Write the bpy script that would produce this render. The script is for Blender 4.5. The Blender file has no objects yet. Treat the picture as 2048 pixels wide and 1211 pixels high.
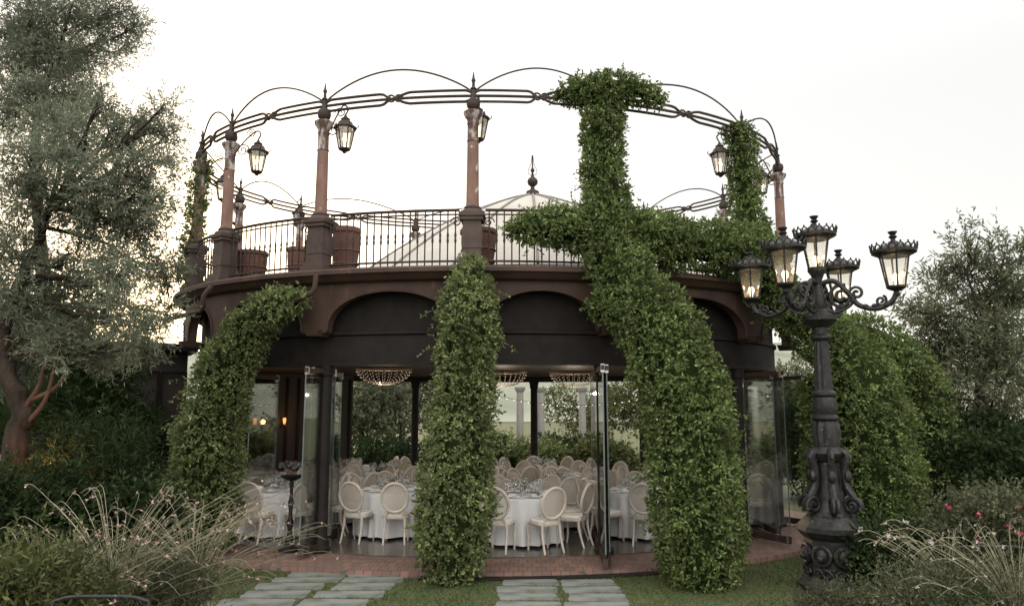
import bpy, math, random
import numpy as np
from mathutils import Vector, Matrix
random.seed(7); rng = np.random.default_rng(7)
scene = bpy.context.scene
COL = scene.collection
PI = math.pi
F = 1500.0; H = 2.2; P = math.atan(210.0/1500.0); CP, SP = math.cos(P), math.sin(P)
CAM = Vector((0, 0, H))

# ---------------------------------------------------------------- geometry of the view (only used to survey positions)
def ray(u, v):
    xc = (u-1024)/F; yc = -(v-605.5)/F
    return Vector((xc, CP-yc*SP, SP+yc*CP))
def at(u, v, Y):
    d = ray(u, v); return CAM + d*(Y/d.y)
def on_z(u, v, z):
    d = ray(u, v); return CAM + d*((z-H)/d.z)
def proj(p):
    d = Vector(p)-CAM; dep = d.y*CP+d.z*SP; up = -d.y*SP+d.z*CP
    return 1024+F*d.x/dep, 605.5-F*up/dep

# ---------------------------------------------------------------- materials
def nt(name):
    m = bpy.data.materials.new(name); m.use_nodes = True
    t = m.node_tree; t.nodes.clear()
    return m, t, t.nodes.new('ShaderNodeOutputMaterial')
def mat(name, c1, c2=None, rough=.6, metal=0, scale=6, bump=0, stretch=(1,1,1), lo=.35, hi=.65, spec=.35, c3=None, scale3=20, lo3=.62, hi3=.68, holes=0):
    m, t, out = nt(name); N = t.nodes; L = t.links
    b = N.new('ShaderNodeBsdfPrincipled'); b.inputs['Roughness'].default_value = rough; b.inputs['Metallic'].default_value = metal
    b.inputs['Specular IOR Level'].default_value = spec
    if holes:
        tr = N.new('ShaderNodeBsdfTransparent'); mh = N.new('ShaderNodeMixShader'); mh.inputs[0].default_value = holes
        L.new(b.outputs[0], mh.inputs[1]); L.new(tr.outputs[0], mh.inputs[2]); L.new(mh.outputs[0], out.inputs[0])
    else: L.new(b.outputs[0], out.inputs[0])
    tc = N.new('ShaderNodeTexCoord'); mp = N.new('ShaderNodeMapping'); mp.inputs['Scale'].default_value = stretch
    L.new(tc.outputs['Object'], mp.inputs[0])
    if c2 is None: c2 = tuple(x*.75 for x in c1)
    n = N.new('ShaderNodeTexNoise'); n.inputs['Scale'].default_value = scale; n.inputs['Detail'].default_value = 6
    L.new(mp.outputs[0], n.inputs['Vector'])
    r = N.new('ShaderNodeValToRGB'); r.color_ramp.elements[0].position = lo; r.color_ramp.elements[1].position = hi
    r.color_ramp.elements[0].color = (*c1, 1); r.color_ramp.elements[1].color = (*c2, 1)
    L.new(n.outputs['Fac'], r.inputs[0]); col = r.outputs[0]
    if c3:
        n3 = N.new('ShaderNodeTexNoise'); n3.inputs['Scale'].default_value = scale3; n3.inputs['Detail'].default_value = 8
        L.new(mp.outputs[0], n3.inputs['Vector'])
        r3 = N.new('ShaderNodeValToRGB'); r3.color_ramp.elements[0].position = lo3; r3.color_ramp.elements[1].position = hi3
        L.new(n3.outputs['Fac'], r3.inputs[0])
        mx = N.new('ShaderNodeMixRGB'); mx.inputs[2].default_value = (*c3, 1)
        L.new(r3.outputs[0], mx.inputs[0]); L.new(col, mx.inputs[1]); col = mx.outputs[0]
    L.new(col, b.inputs['Base Color'])
    if bump:
        bp = N.new('ShaderNodeBump'); bp.inputs['Strength'].default_value = bump; bp.inputs['Distance'].default_value = .02
        n2 = N.new('ShaderNodeTexNoise'); n2.inputs['Scale'].default_value = scale*5; n2.inputs['Detail'].default_value = 5
        L.new(mp.outputs[0], n2.inputs['Vector']); L.new(n2.outputs['Fac'], bp.inputs['Height']); L.new(bp.outputs[0], b.inputs['Normal'])
    return m
def leafmat(name, dark, light, trans=.35, gloss=.10):
    m, t, out = nt(name); N = t.nodes; L = t.links
    g = N.new('ShaderNodeNewGeometry'); r = N.new('ShaderNodeValToRGB')
    r.color_ramp.elements[0].color = (*dark, 1); r.color_ramp.elements[1].color = (*light, 1)
    e = r.color_ramp.elements.new(.6); e.color = (*[(a+b)*.45 for a, b in zip(dark, light)], 1)
    L.new(g.outputs['Random Per Island'], r.inputs[0])
    tc = N.new('ShaderNodeTexCoord'); n = N.new('ShaderNodeTexNoise'); n.inputs['Scale'].default_value = 2.2
    L.new(tc.outputs['Object'], n.inputs['Vector'])
    mr = N.new('ShaderNodeMapRange'); mr.inputs[1].default_value = .3; mr.inputs[2].default_value = .7; mr.inputs[3].default_value = .6; mr.inputs[4].default_value = 1.3
    L.new(n.outputs['Fac'], mr.inputs[0])
    mul = N.new('ShaderNodeVectorMath'); mul.operation = 'SCALE'; L.new(r.outputs[0], mul.inputs[0]); L.new(mr.outputs[0], mul.inputs['Scale'])
    d = N.new('ShaderNodeBsdfDiffuse'); tr = N.new('ShaderNodeBsdfTranslucent'); gl = N.new('ShaderNodeBsdfGlossy'); gl.inputs['Roughness'].default_value = .5
    L.new(mul.outputs[0], d.inputs[0]); L.new(mul.outputs[0], tr.inputs[0]); gl.inputs[0].default_value = (.4, .4, .4, 1)
    a = N.new('ShaderNodeMixShader'); a.inputs[0].default_value = trans; L.new(d.outputs[0], a.inputs[1]); L.new(tr.outputs[0], a.inputs[2])
    if gloss <= 0: L.new(a.outputs[0], out.inputs[0]); return m
    lw = N.new('ShaderNodeLayerWeight'); lw.inputs[0].default_value = .3
    ma = N.new('ShaderNodeMath'); ma.operation = 'MULTIPLY'; ma.inputs[1].default_value = gloss; L.new(lw.outputs['Facing'], ma.inputs[0])
    b = N.new('ShaderNodeMixShader'); L.new(ma.outputs[0], b.inputs[0]); L.new(a.outputs[0], b.inputs[1]); L.new(gl.outputs[0], b.inputs[2])
    L.new(b.outputs[0], out.inputs[0]); return m
def glassmat(name, tint=(.93, .96, .95), gl=.9, base=.03, frost=0):
    m, t, out = nt(name); N = t.nodes; L = t.links
    tr = N.new('ShaderNodeBsdfTransparent'); tr.inputs[0].default_value = (*tint, 1); src = tr.outputs[0]
    if frost:
        f = N.new('ShaderNodeBsdfTranslucent'); f.inputs[0].default_value = (.78, .77, .74, 1); fx = N.new('ShaderNodeMixShader'); fx.inputs[0].default_value = frost
        L.new(tr.outputs[0], fx.inputs[1]); L.new(f.outputs[0], fx.inputs[2]); src = fx.outputs[0]
    g = N.new('ShaderNodeBsdfGlossy'); g.inputs['Roughness'].default_value = .02; g.inputs[0].default_value = (gl, gl, gl, 1)
    lw = N.new('ShaderNodeLayerWeight'); lw.inputs[0].default_value = .25
    mr = N.new('ShaderNodeMapRange'); mr.inputs[3].default_value = base; mr.inputs[4].default_value = .8
    L.new(lw.outputs['Fresnel'], mr.inputs[0])
    x = N.new('ShaderNodeMixShader'); L.new(mr.outputs[0], x.inputs[0]); L.new(src, x.inputs[1]); L.new(g.outputs[0], x.inputs[2])
    L.new(x.outputs[0], out.inputs[0]); return m
def emit(name, c, s):
    m, t, out = nt(name); e = t.nodes.new('ShaderNodeEmission'); e.inputs[0].default_value = (*c, 1); e.inputs[1].default_value = s
    t.links.new(e.outputs[0], out.inputs[0]); m.cycles.emission_sampling = 'NONE'; return m

M = {}
M['rust'] = mat('rusted dark steel', (.052, .030, .022), (.032, .020, .015), .7, 0, 3, .25, (1, 1, .35), c3=(.084, .045, .031), scale3=9, lo3=.6, hi3=.75, spec=.25)
M['darksteel'] = mat('dark steel', (.016, .012, .010), (.009, .007, .007), .75, 0, 5, .1, spec=.2)
M['iron'] = mat('wrought iron', (.038, .024, .019), (.021, .015, .013), .65, .2, 14, .2)
M['lampiron'] = mat('cast black iron', (.021, .0205, .020), (.0095, .009, .009), .5, .3, 12, .35, c3=(.075, .075, .070), scale3=22, lo3=.6, hi3=.76)
M['terra_col'] = mat('weathered rose column', (.17, .098, .074), (.115, .066, .052), .8, 0, 6, .3, (1, 1, .5), c3=(.33, .29, .265), scale3=11, lo3=.64, hi3=.70)
M['peel'] = mat('peeling white paint', (.30, .27, .25), (.075, .046, .038), .85, 0, 12, .4, (1, 1, .4), .40, .54)
M['pedestal'] = mat('brown painted iron', (.055, .034, .027), (.035, .023, .019), .65, 0, 6, .2)
M['terracotta'] = mat('terracotta', (.115, .055, .040), (.078, .039, .03), .85, 0, 8, .2)
M['tent'] = mat('cream tent fabric', (.38, .36, .325), (.33, .315, .285), .9, 0, 2, .05, spec=.1)
M['tentrib'] = mat('grey tent seam', (.17, .165, .16), (.14, .137, .13), .8)
M['ceil'] = mat('dark ceiling', (.030, .020, .016), (.018, .013, .011), .7, 0, 3)
M['floor'] = mat('dark stone floor', (.105, .084, .070), (.058, .048, .042), .22, 0, 4, .05, spec=.5)
M['slab'] = mat('grey flagstone', (.165, .172, .158), (.11, .118, .106), .9, 0, 3, .5, c3=(.07, .08, .055), scale3=4, lo3=.52, hi3=.75, spec=.2)
M['lawn'] = mat('lawn soil', (.040, .058, .020), (.062, .060, .028), .95, 0, 5, .4, c3=(.10, .085, .05), scale3=1.5, lo3=.6, hi3=.75)
M['cloth'] = mat('white linen', (.62, .615, .615), (.56, .555, .555), .9, 0, 3, .05)
M['chairwood'] = mat('limed wood', (.56, .50, .43), (.46, .41, .355), .6, 0, 9, .05)
M['cane'] = mat('woven cane', (.52, .46, .385), (.40, .355, .30), .75, 0, 120, holes=.3)
M['cushion'] = mat('ivory cushion', (.70, .66, .60), (.64, .60, .54), .9, 0, 6)
M['china'] = mat('white china', (.75, .75, .73), (.72, .72, .70), .2)
M['bark'] = mat('olive bark', (.040, .030, .023), (.016, .013, .011), .95, 0, 9, .9, (1, 1, .35), spec=.1)
M['redbark'] = mat('reddish bark', (.085, .042, .030), (.042, .023, .017), .9, 0, 10, .5)
M['stem'] = mat('brown stem', (.10, .065, .045), (.06, .04, .03), .9, 0, 20)
M['greystem'] = mat('dry stem', (.25, .23, .155), (.17, .155, .10), .9, 0, 20)
M['plaster'] = mat('pale stone column', (.22, .21, .195), (.17, .165, .155), .85, 0, 4, .2)
M['woodbar'] = mat('dark oak panel', (.028, .018, .013), (.016, .011, .009), .5, 0, 3, .1, (1, 1, .2))
M['hill'] = mat('hazy hillside', (.155, .165, .13), (.235, .24, .20), .95, 0, .06, spec=0)
M['chrome'] = mat('brushed steel', (.4, .4, .4), (.34, .34, .34), .35, .9, 10)
M['brass'] = mat('dim brass', (.22, .17, .12), (.15, .115, .08), .4, .5, 10)
M['edge'] = mat('green glass edge', (.12, .15, .14), (.09, .11, .105), .25)
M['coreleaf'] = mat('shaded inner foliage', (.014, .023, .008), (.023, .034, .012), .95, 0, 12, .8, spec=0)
M['ivy'] = leafmat('jasmine leaf', (.060, .094, .030), (.192, .235, .086), .3)
M['ivyl'] = leafmat('pale jasmine leaf', (.078, .108, .040), (.24, .272, .118), .35)
M['olive'] = leafmat('olive leaf', (.100, .116, .080), (.235, .255, .188), .35, 0)
M['darkleaf'] = leafmat('dark leaf', (.015, .026, .011), (.052, .074, .033), .3, .03)
M['bushleaf'] = leafmat('yellow green leaf', (.042, .056, .021), (.14, .145, .058), .35)
M['greyleaf'] = leafmat('grey green leaf', (.052, .061, .034), (.14, .143, .088), .35, .05)
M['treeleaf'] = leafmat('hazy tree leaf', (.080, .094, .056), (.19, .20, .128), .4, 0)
M['grass'] = leafmat('grass blade', (.048, .078, .022), (.125, .155, .05), .35)
M['pinkflower'] = leafmat('pink petal', (.50, .28, .29), (.70, .54, .52), .4)
M['magenta'] = leafmat('magenta petal', (.50, .06, .16), (.70, .20, .30), .4)
M['whiteflower'] = leafmat('white petal', (.5, .48, .44), (.72, .69, .65), .4)
M['glass'] = glassmat('clear pane', (.965, .98, .972), .9, .045)
M['lampglass'] = glassmat('old lamp glass', (.92, .92, .89), .8, .06, .09)
M['wineglass'] = glassmat('wine glass', (.9, .91, .91), 1, .08)
M['bulb'] = emit('warm bulb', (1, .70, .40), 7)
M['bead'] = emit('lit crystal bead', (1, .72, .50), .8)
M['spark'] = emit('string bulb', (1, .85, .6), 2)
M['amber'] = emit('amber bulb', (1, .42, .12), 1.6)
def brickmat():
    m, t, out = nt('brick paving'); N = t.nodes; L = t.links
    b = N.new('ShaderNodeBsdfPrincipled'); b.inputs['Roughness'].default_value = .85; L.new(b.outputs[0], out.inputs[0])
    tc = N.new('ShaderNodeTexCoord'); mp = N.new('ShaderNodeMapping'); mp.inputs['Rotation'].default_value = (0, 0, .02)
    L.new(tc.outputs['Object'], mp.inputs[0])
    br = N.new('ShaderNodeTexBrick'); br.inputs['Scale'].default_value = 1; br.inputs['Brick Width'].default_value = .13; br.inputs['Row Height'].default_value = .24
    br.inputs['Mortar Size'].default_value = .008; br.offset = .5
    br.inputs['Color1'].default_value = (.205, .112, .084, 1); br.inputs['Color2'].default_value = (.135, .08, .064, 1); br.inputs['Mortar'].default_value = (.072, .062, .055, 1)
    L.new(mp.outputs[0], br.inputs['Vector'])
    n = N.new('ShaderNodeTexNoise'); n.inputs['Scale'].default_value = 3; n.inputs['Detail'].default_value = 6; L.new(tc.outputs['Object'], n.inputs['Vector'])
    mx = N.new('ShaderNodeMixRGB'); mx.blend_type = 'MULTIPLY'; mx.inputs[0].default_value = .6
    L.new(br.outputs['Color'], mx.inputs[1]); r = N.new('ShaderNodeValToRGB'); r.color_ramp.elements[0].position = .3; r.color_ramp.elements[1].position = .7
    r.color_ramp.elements[0].color = (.45, .45, .42, 1); L.new(n.outputs['Fac'], r.inputs[0]); L.new(r.outputs[0], mx.inputs[2])
    L.new(mx.outputs[0], b.inputs['Base Color'])
    bp = N.new('ShaderNodeBump'); bp.inputs['Strength'].default_value = .5; bp.inputs['Distance'].default_value = .01; bp.invert = True
    L.new(br.outputs['Fac'], bp.inputs['Height']); L.new(bp.outputs[0], b.inputs['Normal'])
    return m
M['brick'] = brickmat()

# ---------------------------------------------------------------- object helpers
ORG = {}
def tag(o, label=None, cat=None, group=None, kind=None):
    if label: o['label'] = label
    if cat: o['category'] = cat
    if group: o['group'] = group
    if kind: o['kind'] = kind
    return o
def thing(name, label, cat, loc=(0, 0, 0), group=None):
    o = bpy.data.objects.new(name, None); COL.objects.link(o); o.location = loc; o.empty_display_size = .1
    ORG[o.name] = Vector(loc); return tag(o, label, cat, group)
def finish(name, me, m, parent, origin):
    o = bpy.data.objects.new(name, me); COL.objects.link(o); me.materials.append(m)
    if parent: o.parent = parent; ORG[o.name] = ORG[parent.name]
    else: o.location = origin; ORG[o.name] = Vector(origin)
    return o
def np_obj(name, V, Fc, m, parent=None, origin=(0, 0, 0)):
    off = np.array(ORG[parent.name] if parent else origin, dtype=float)
    V = (V-off).astype(np.float32); k = Fc.shape[1]
    me = bpy.data.meshes.new(name); me.vertices.add(len(V)); me.vertices.foreach_set('co', V.ravel())
    me.loops.add(Fc.size); me.loops.foreach_set('vertex_index', Fc.ravel().astype(np.int32))
    me.polygons.add(len(Fc)); me.polygons.foreach_set('loop_start', np.arange(0, Fc.size, k, dtype=np.int32))
    me.update(calc_edges=True)
    return finish(name, me, m, parent, origin)
class MB:
    def __init__(s): s.V = []; s.F = []
    def add(s, V, Fc):
        k = len(s.V); s.V += [Vector(v) for v in V]; s.F += [tuple(i+k for i in f) for f in Fc]; return s
    def box(s, c, d, rz=0, taper=1):
        c = Vector(c); R = Matrix.Rotation(rz, 3, 'Z'); V = []
        for z in (-1, 1):
            q = taper if z > 0 else 1
            for x, y in ((-1, -1), (1, -1), (1, 1), (-1, 1)): V.append(c+R@Vector((x*d[0]/2*q, y*d[1]/2*q, z*d[2]/2)))
        return s.add(V, [(3, 2, 1, 0), (4, 5, 6, 7), (0, 1, 5, 4), (1, 2, 6, 5), (2, 3, 7, 6), (3, 0, 4, 7)])
    def tube(s, pts, r, n=8, cap=True):
        pts = [Vector(p) for p in pts]; m = len(pts)
        rs = r if isinstance(r, (list, tuple)) else [r]*m
        V = []; ref = None
        for i, p in enumerate(pts):
            t = (pts[min(i+1, m-1)]-pts[max(i-1, 0)])
            t = t.normalized() if t.length > 1e-9 else Vector((0, 0, 1))
            if ref is None:
                ref = Vector((1, 0, 0)) if abs(t.x) < .8 else Vector((0, 1, 0))
            a = ref-t*ref.dot(t)
            if a.length < 1e-6: a = t.orthogonal()
            a.normalize(); b = t.cross(a); ref = a
            for j in range(n):
                th = 2*PI*j/n; V.append(p+(a*math.cos(th)+b*math.sin(th))*rs[i])
        Fc = []
        for i in range(m-1):
            for j in range(n):
                k = (j+1) % n; Fc.append((i*n+j, i*n+k, (i+1)*n+k, (i+1)*n+j))
        if cap: Fc += [tuple(reversed(range(n))), tuple(range((m-1)*n, m*n))]
        return s.add(V, Fc)
    def lathe(s, prof, n=16, c=(0, 0, 0), flute=0, nf=10, sx=1, sy=1, ph=0):
        c = Vector(c); V = []; m = len(prof)
        for r, z in prof:
            for j in range(n):
                th = 2*PI*j/n+ph; q = r*(1+flute*math.cos(nf*th)); V.append(c+Vector((q*math.cos(th)*sx, q*math.sin(th)*sy, z)))
        Fc = [(i*n+j, i*n+(j+1) % n, (i+1)*n+(j+1) % n, (i+1)*n+j) for i in range(m-1) for j in range(n)]
        Fc += [tuple(reversed(range(n))), tuple(range((m-1)*n, m*n))]
        return s.add(V, Fc)
    def ball(s, c, r, n=10, m=7, sz=1):
        prof = [(max(1e-4, r*math.sin(PI*i/m)), -r*sz*math.cos(PI*i/m)) for i in range(m+1)]
        return s.lathe(prof, n, c)
    def grid(s, rows, closed=False):
        n = len(rows[0]); V = [v for r in rows for v in r]; Fc = []
        for i in range(len(rows)-1):
            for j in range(n if closed else n-1):
                k = (j+1) % n; Fc.append((i*n+j, i*n+k, (i+1)*n+k, (i+1)*n+j))
        return s.add(V, Fc)
    def build(s, name, m, parent=None, origin=(0, 0, 0), smooth=True, ang=38):
        off = ORG[parent.name] if parent else Vector(origin)
        me = bpy.data.meshes.new(name); me.from_pydata([tuple(v-off) for v in s.V], [], s.F); me.update()
        if smooth:
            me.polygons.foreach_set('use_smooth', [True]*len(me.polygons)); me.set_sharp_from_angle(angle=math.radians(ang))
        return finish(name, me, m, parent, origin)
def dup(o, parent=None):
    c = o.copy(); COL.objects.link(c)
    if parent: c.parent = parent
    for ch in list(o.children): dup(ch, c)
    return c
def arc(p0, p1, h, n=12, up=Vector((0, 0, 1)), pw=1):
    p0, p1 = Vector(p0), Vector(p1)
    return [p0.lerp(p1, i/n)+up*(h*math.sin(PI*i/n)**pw) for i in range(n+1)]
def spiral(c, e1, e2, r, turns=1.5, n=22, shrink=.8, ph=0):
    c = Vector(c); return [c+(e1*math.cos(ph+2*PI*turns*i/n)+e2*math.sin(ph+2*PI*turns*i/n))*r*(1-shrink*i/n) for i in range(n+1)]
def smoothpath(pts, k=5):
    pts = [Vector(p) for p in pts]; out = []
    for i in range(len(pts)-1):
        p0, p1, p2, p3 = pts[max(i-1, 0)], pts[i], pts[i+1], pts[min(i+2, len(pts)-1)]
        for j in range(k):
            t = j/k; out.append(.5*((2*p1)+(p2-p0)*t+(2*p0-5*p1+4*p2-p3)*t*t+(3*p1-p0-3*p2+p3)*t**3))
    return out+[pts[-1]]
def lamp(name, loc, energy, col, size):
    l = bpy.data.lights.new(name, 'POINT'); l.energy = energy; l.color = col; l.shadow_soft_size = size
    lo = bpy.data.objects.new(name, l); COL.objects.link(lo); lo.location = loc

# ---------------------------------------------------------------- foliage helpers
def norm(a): return a/np.maximum(np.linalg.norm(a, axis=1, keepdims=True), 1e-9)
def leaf_obj(name, Pt, D, L, W, m, parent=None, origin=(0, 0, 0), fold=.25):
    n = len(Pt); D = norm(D); S = norm(np.cross(D, rng.normal(size=(n, 3)))); N = np.cross(S, D)
    L = (L*rng.uniform(.7, 1.25, n))[:, None]; W = (W*rng.uniform(.75, 1.25, n))[:, None]
    mid = Pt+D*L*.48
    V = np.stack([Pt, mid+S*W/2+N*W*fold, Pt+D*L, mid-S*W/2+N*W*fold], 1).reshape(-1, 3)
    return np_obj(name, V, np.arange(4*n).reshape(-1, 4), m, parent, origin)
def twig_leaves(Pt, D, length, k, spread=.8):
    n = len(Pt); D = norm(D); f = (np.arange(k)+.5)/k
    f = f[None, :]+rng.uniform(-.3/k, .3/k, (n, k)); l = length*rng.uniform(.6, 1.3, (n, 1, 1))
    q = Pt[:, None, :]+D[:, None, :]*f[:, :, None]*l
    d = D[:, None, :]*.7+rng.normal(size=(n, k, 3))*spread
    return q.reshape(-1, 3), d.reshape(-1, 3)
def ivy(name, label, segs, m, dens=220, L=.060, W=.033, k=7, origin=None, core=.74):
    paths = []
    for wp in segs:
        pts = [at(u, v, Y) for u, v, r, Y in wp]; rs = [max(r*Y/F-.08, .3*r*Y/F) for u, v, r, Y in wp]
        sp = smoothpath(pts, 4); rr = list(np.interp(np.linspace(0, len(rs)-1, len(sp)), range(len(rs)), rs)); paths.append((sp, rr))
    o = origin or paths[0][0][-1]
    root = thing(name, label, 'climbing plant', tuple(o))
    PS = []; DS = []
    for sp, rr in paths:
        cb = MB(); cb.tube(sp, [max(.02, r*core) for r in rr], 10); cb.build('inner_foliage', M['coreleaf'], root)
        A = np.array([list(p) for p in sp]); R = np.array(rr); seg = np.linalg.norm(np.diff(A, axis=0), axis=1)
        w = seg*(R[1:]+R[:-1]+.12)/2; n = int(dens*2*PI*w.sum())+20
        i = rng.choice(len(w), n, p=w/w.sum()); f = rng.uniform(0, 1, n)[:, None]
        c = A[i]*(1-f)+A[i+1]*f; r = (R[i]*(1-f[:, 0])+R[i+1]*f[:, 0])
        Tn = norm(A[i+1]-A[i]); B = norm(np.cross(Tn, np.array([[0.3, 1.0, .1]]))); B2 = np.cross(Tn, B)
        th = rng.uniform(0, 2*PI, n)
        rad = B*np.cos(th)[:, None]+B2*np.sin(th)[:, None]
        q = c*3.1; lump = 1.0+.13*np.sin(q[:, 0]*2.1+th*2)*np.sin(q[:, 2]*2.7+th)-np.abs(rng.normal(0, .11, n))+.04
        long = (rng.uniform(0, 1, n) < .018)*rng.uniform(.04, .18, n)
        PS.append(c+rad*(r*lump+long)[:, None]); DS.append(rad*1.0+np.array([[0, 0, -.4]])+rng.normal(0, .6, (n, 3)))
    Pt = np.concatenate(PS); D = np.concatenate(DS)
    lp, ld = twig_leaves(Pt, D, .12, k, .75)
    leaf_obj('foliage', lp, ld, L, W, m, root)
    for q in range(3):
        st = MB(); sp, rr = paths[0]
        st.tube([p+Vector((math.sin(q*2.1+i*.4)*r*.3, math.cos(q*2.1+i*.3)*r*.3, 0)) for i, (p, r) in enumerate(zip(sp, rr))], .018, 5); st.build('stem', M['stem'], root)
    for q in range(7):                                 # loose shoots that stick out of the mass
        sp, rr = random.choice(paths); i = random.randint(2, len(sp)-3); a = random.uniform(0, 2*PI); e = Vector((math.cos(a), -abs(math.sin(a)), random.uniform(-.3, .5)))
        b0 = sp[i]+Vector((e.x, e.y, 0))*rr[i]; pts = smoothpath([b0, b0+e*.18, b0+e*.32+Vector((0, 0, -.1))], 4)
        st = MB(); st.tube(pts, .004, 4); st.build('shoot', M['stem'], root)
        A = np.array([list(p) for p in pts]); A = np.repeat(A, 2, 0); leaf_obj('shoot_foliage', A, rng.normal(size=A.shape), L, W, m, root)
    return root
def blob_pts(lobes, n):
    w = np.array([l[1][0]*l[1][1]*l[1][2] for l in lobes])**.7; i = rng.choice(len(lobes), n, p=w/w.sum())
    d = norm(rng.normal(size=(n, 3))); rr = rng.uniform(.1, 1, n)**.6
    c = np.array([list(l[0]) for l in lobes])[i]; r = np.array([l[1] for l in lobes])[i]
    return c+d*r*rr[:, None], d
def clumps(lobes, k=8, s=.55):                       # split each lobe of a crown into loose clumps with gaps between
    out = []
    for c, r in lobes:
        c = Vector(c)
        for q in range(k):
            d = Vector([random.gauss(0, 1) for _ in range(3)]).normalized()*random.uniform(.3, .95); f = s*random.uniform(.55, 1.15)
            out.append((c+Vector((d.x*r[0], d.y*r[1], d.z*r[2])), (r[0]*f, r[1]*f, r[2]*f)))
    return out
def tree(name, label, base, trunk, tr, lobes, n, k, L, W, m, droop=0., tl=.3, group=None, split=True, lr=.26):
    root = thing(name, label, 'tree', tuple(base), group)
    tp = smoothpath(trunk, 5); tb = MB(); mm = len(tp)
    tb.tube([p+Vector((random.uniform(-1, 1), random.uniform(-1, 1), 0))*tr*.16 for p in tp], [tr*(1.3-1.0*i/(mm-1))*random.uniform(.86, 1.12) for i in range(mm)], 11)
    tb.build('trunk', M['bark'], root)
    Pt, d = blob_pts(clumps(lobes) if split else lobes, n)
    lp, ld = twig_leaves(Pt, d*.8+np.array([[0, 0, .25-droop]])+rng.normal(0, .55, (n, 3)), tl, k, .6)
    leaf_obj('crown', lp, ld, L, W, m, root)
    for c, r in lobes:
        br = MB()
        c = Vector(c); j = min(range(mm), key=lambda i: (tp[i]-c).length+(.6 if i < mm*.5 else 0)); s = tp[j]
        br.tube(smoothpath([s, s.lerp(c, .4)+Vector((random.uniform(-.2, .2), random.uniform(-.2, .2), random.uniform(0, .25))), s.lerp(c, .75), c+Vector((0, 0, r[2]*.3))], 4), [tr*lr*(1-.85*i/12)+.005 for i in range(13)], 6)
        for q in range(4):
            e = c+Vector([random.uniform(-.9, .9)*r[x] for x in range(3)]); st = s.lerp(c, random.uniform(.55, 1))
            br.tube([st, st.lerp(e, .5)+Vector((0, 0, .08)), e], [.014, .009, .004], 5)
        br.build('limb', M['bark'], root)
    return root
def shrub(name, label, c, r, n, k, L, W, m, group=None, up=.4, tl=.2, cat='shrub'):
    c = Vector(c); base = Vector((c.x, c.y, c.z-r[2])); root = thing(name, label, cat, tuple(base), group)
    lobes = [(c, (r[0]*.75, r[1]*.75, r[2]*.85))]
    for q in range(7):
        a = q*2*PI/7+random.random(); lobes.append((c+Vector((math.cos(a)*r[0]*.6, math.sin(a)*r[1]*.6, random.uniform(-.45, .5)*r[2])), tuple(x*random.uniform(.3, .6) for x in r)))
    Pt, d = blob_pts(lobes, n)
    lp, ld = twig_leaves(Pt, d+np.array([[0, 0, up]])+rng.normal(0, .4, (n, 3)), tl, k, .6)
    leaf_obj('foliage', lp, ld, L, W, m, root)
    for q in range(6):
        st = MB(); e = c+Vector([random.uniform(-.7, .7)*r[x] for x in range(3)]); st.tube([base, base.lerp(e, .5)+Vector((0, 0, .05)), e], [.02, .014, .006], 5); st.build('stem', M['stem'], root)
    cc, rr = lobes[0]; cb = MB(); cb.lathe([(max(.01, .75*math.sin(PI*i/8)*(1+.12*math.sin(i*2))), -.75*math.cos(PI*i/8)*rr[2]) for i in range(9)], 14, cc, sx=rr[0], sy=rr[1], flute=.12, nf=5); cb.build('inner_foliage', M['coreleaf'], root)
    return root
def flowers(root, pts, size, m, petals=6, name='blossom'):
    n = len(pts); q = np.repeat(np.array(pts), petals, 0); d = rng.normal(size=(n*petals, 3))+np.array([[0, -.4, .3]])
    leaf_obj(name, q, d, size, size*.8, m, root)

# ---------------------------------------------------------------- pavilion plan: an ellipse
CX, CY = -.49, 15.7
def E(t, a, b, z=0): return Vector((CX+a*math.sin(t), CY-b*math.cos(t), z))
def En(t, a, b): return Vector((math.sin(t)/a, -math.cos(t)/b, 0)).normalized()
def t_of(u, a, b, z, rear=False):
    best = None
    for i in range(2400):
        t = -PI+2*PI*i/2400; p = E(t, a, b, z); f = En(t, a, b).dot((CAM-p)) > 0
        if f == rear: continue
        e = abs(proj(p)[0]-u)
        if best is None or e < best[0]: best = (e, t)
    return best[1]
AC, BC = 6.05, 4.3; AD, BD = 6.3, 4.6; AW, BW = 5.75, 4.05; AF, BF = 6.1, 4.4
ZD = 4.33; ZR = 7.13
front_u = [397, 457, 645, 946, 1212, 1490, 1571]; rear_u = [476, 598, 830, 1070, 1290, 1450]
TF = [t_of(u, AC, BC, 6.0) for u in front_u]; TR = [t_of(u, AC, BC, 6.0, True) for u in rear_u]
T = sorted(TF+TR)
def sweep(mb, prof, t0=-PI, t1=PI, n=160, closed=True):
    rows = []
    for i in range(n+1):
        t = t0+(t1-t0)*i/n; rows.append([E(t, a, b, z) for a, b, z in prof])
    mb.grid(rows, closed); return mb

pav = thing('pavilion', 'oval dark steel pavilion with arched fascia, open roof terrace and glass doors', 'pavilion', (CX, CY, 0))
m = MB(); sweep(m, [(.05, .05, ZD), (AD, BD, ZD), (AD+.04, BD+.04, ZD-.03), (AD+.04, BD+.04, ZD-.09), (AD-.02, BD-.02, ZD-.11), (AD-.06, BD-.06, ZD-.17), (AD-.12, BD-.12, ZD-.2), (.05, .05, ZD-.2)])
m.build('deck', M['rust'], pav)
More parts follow.
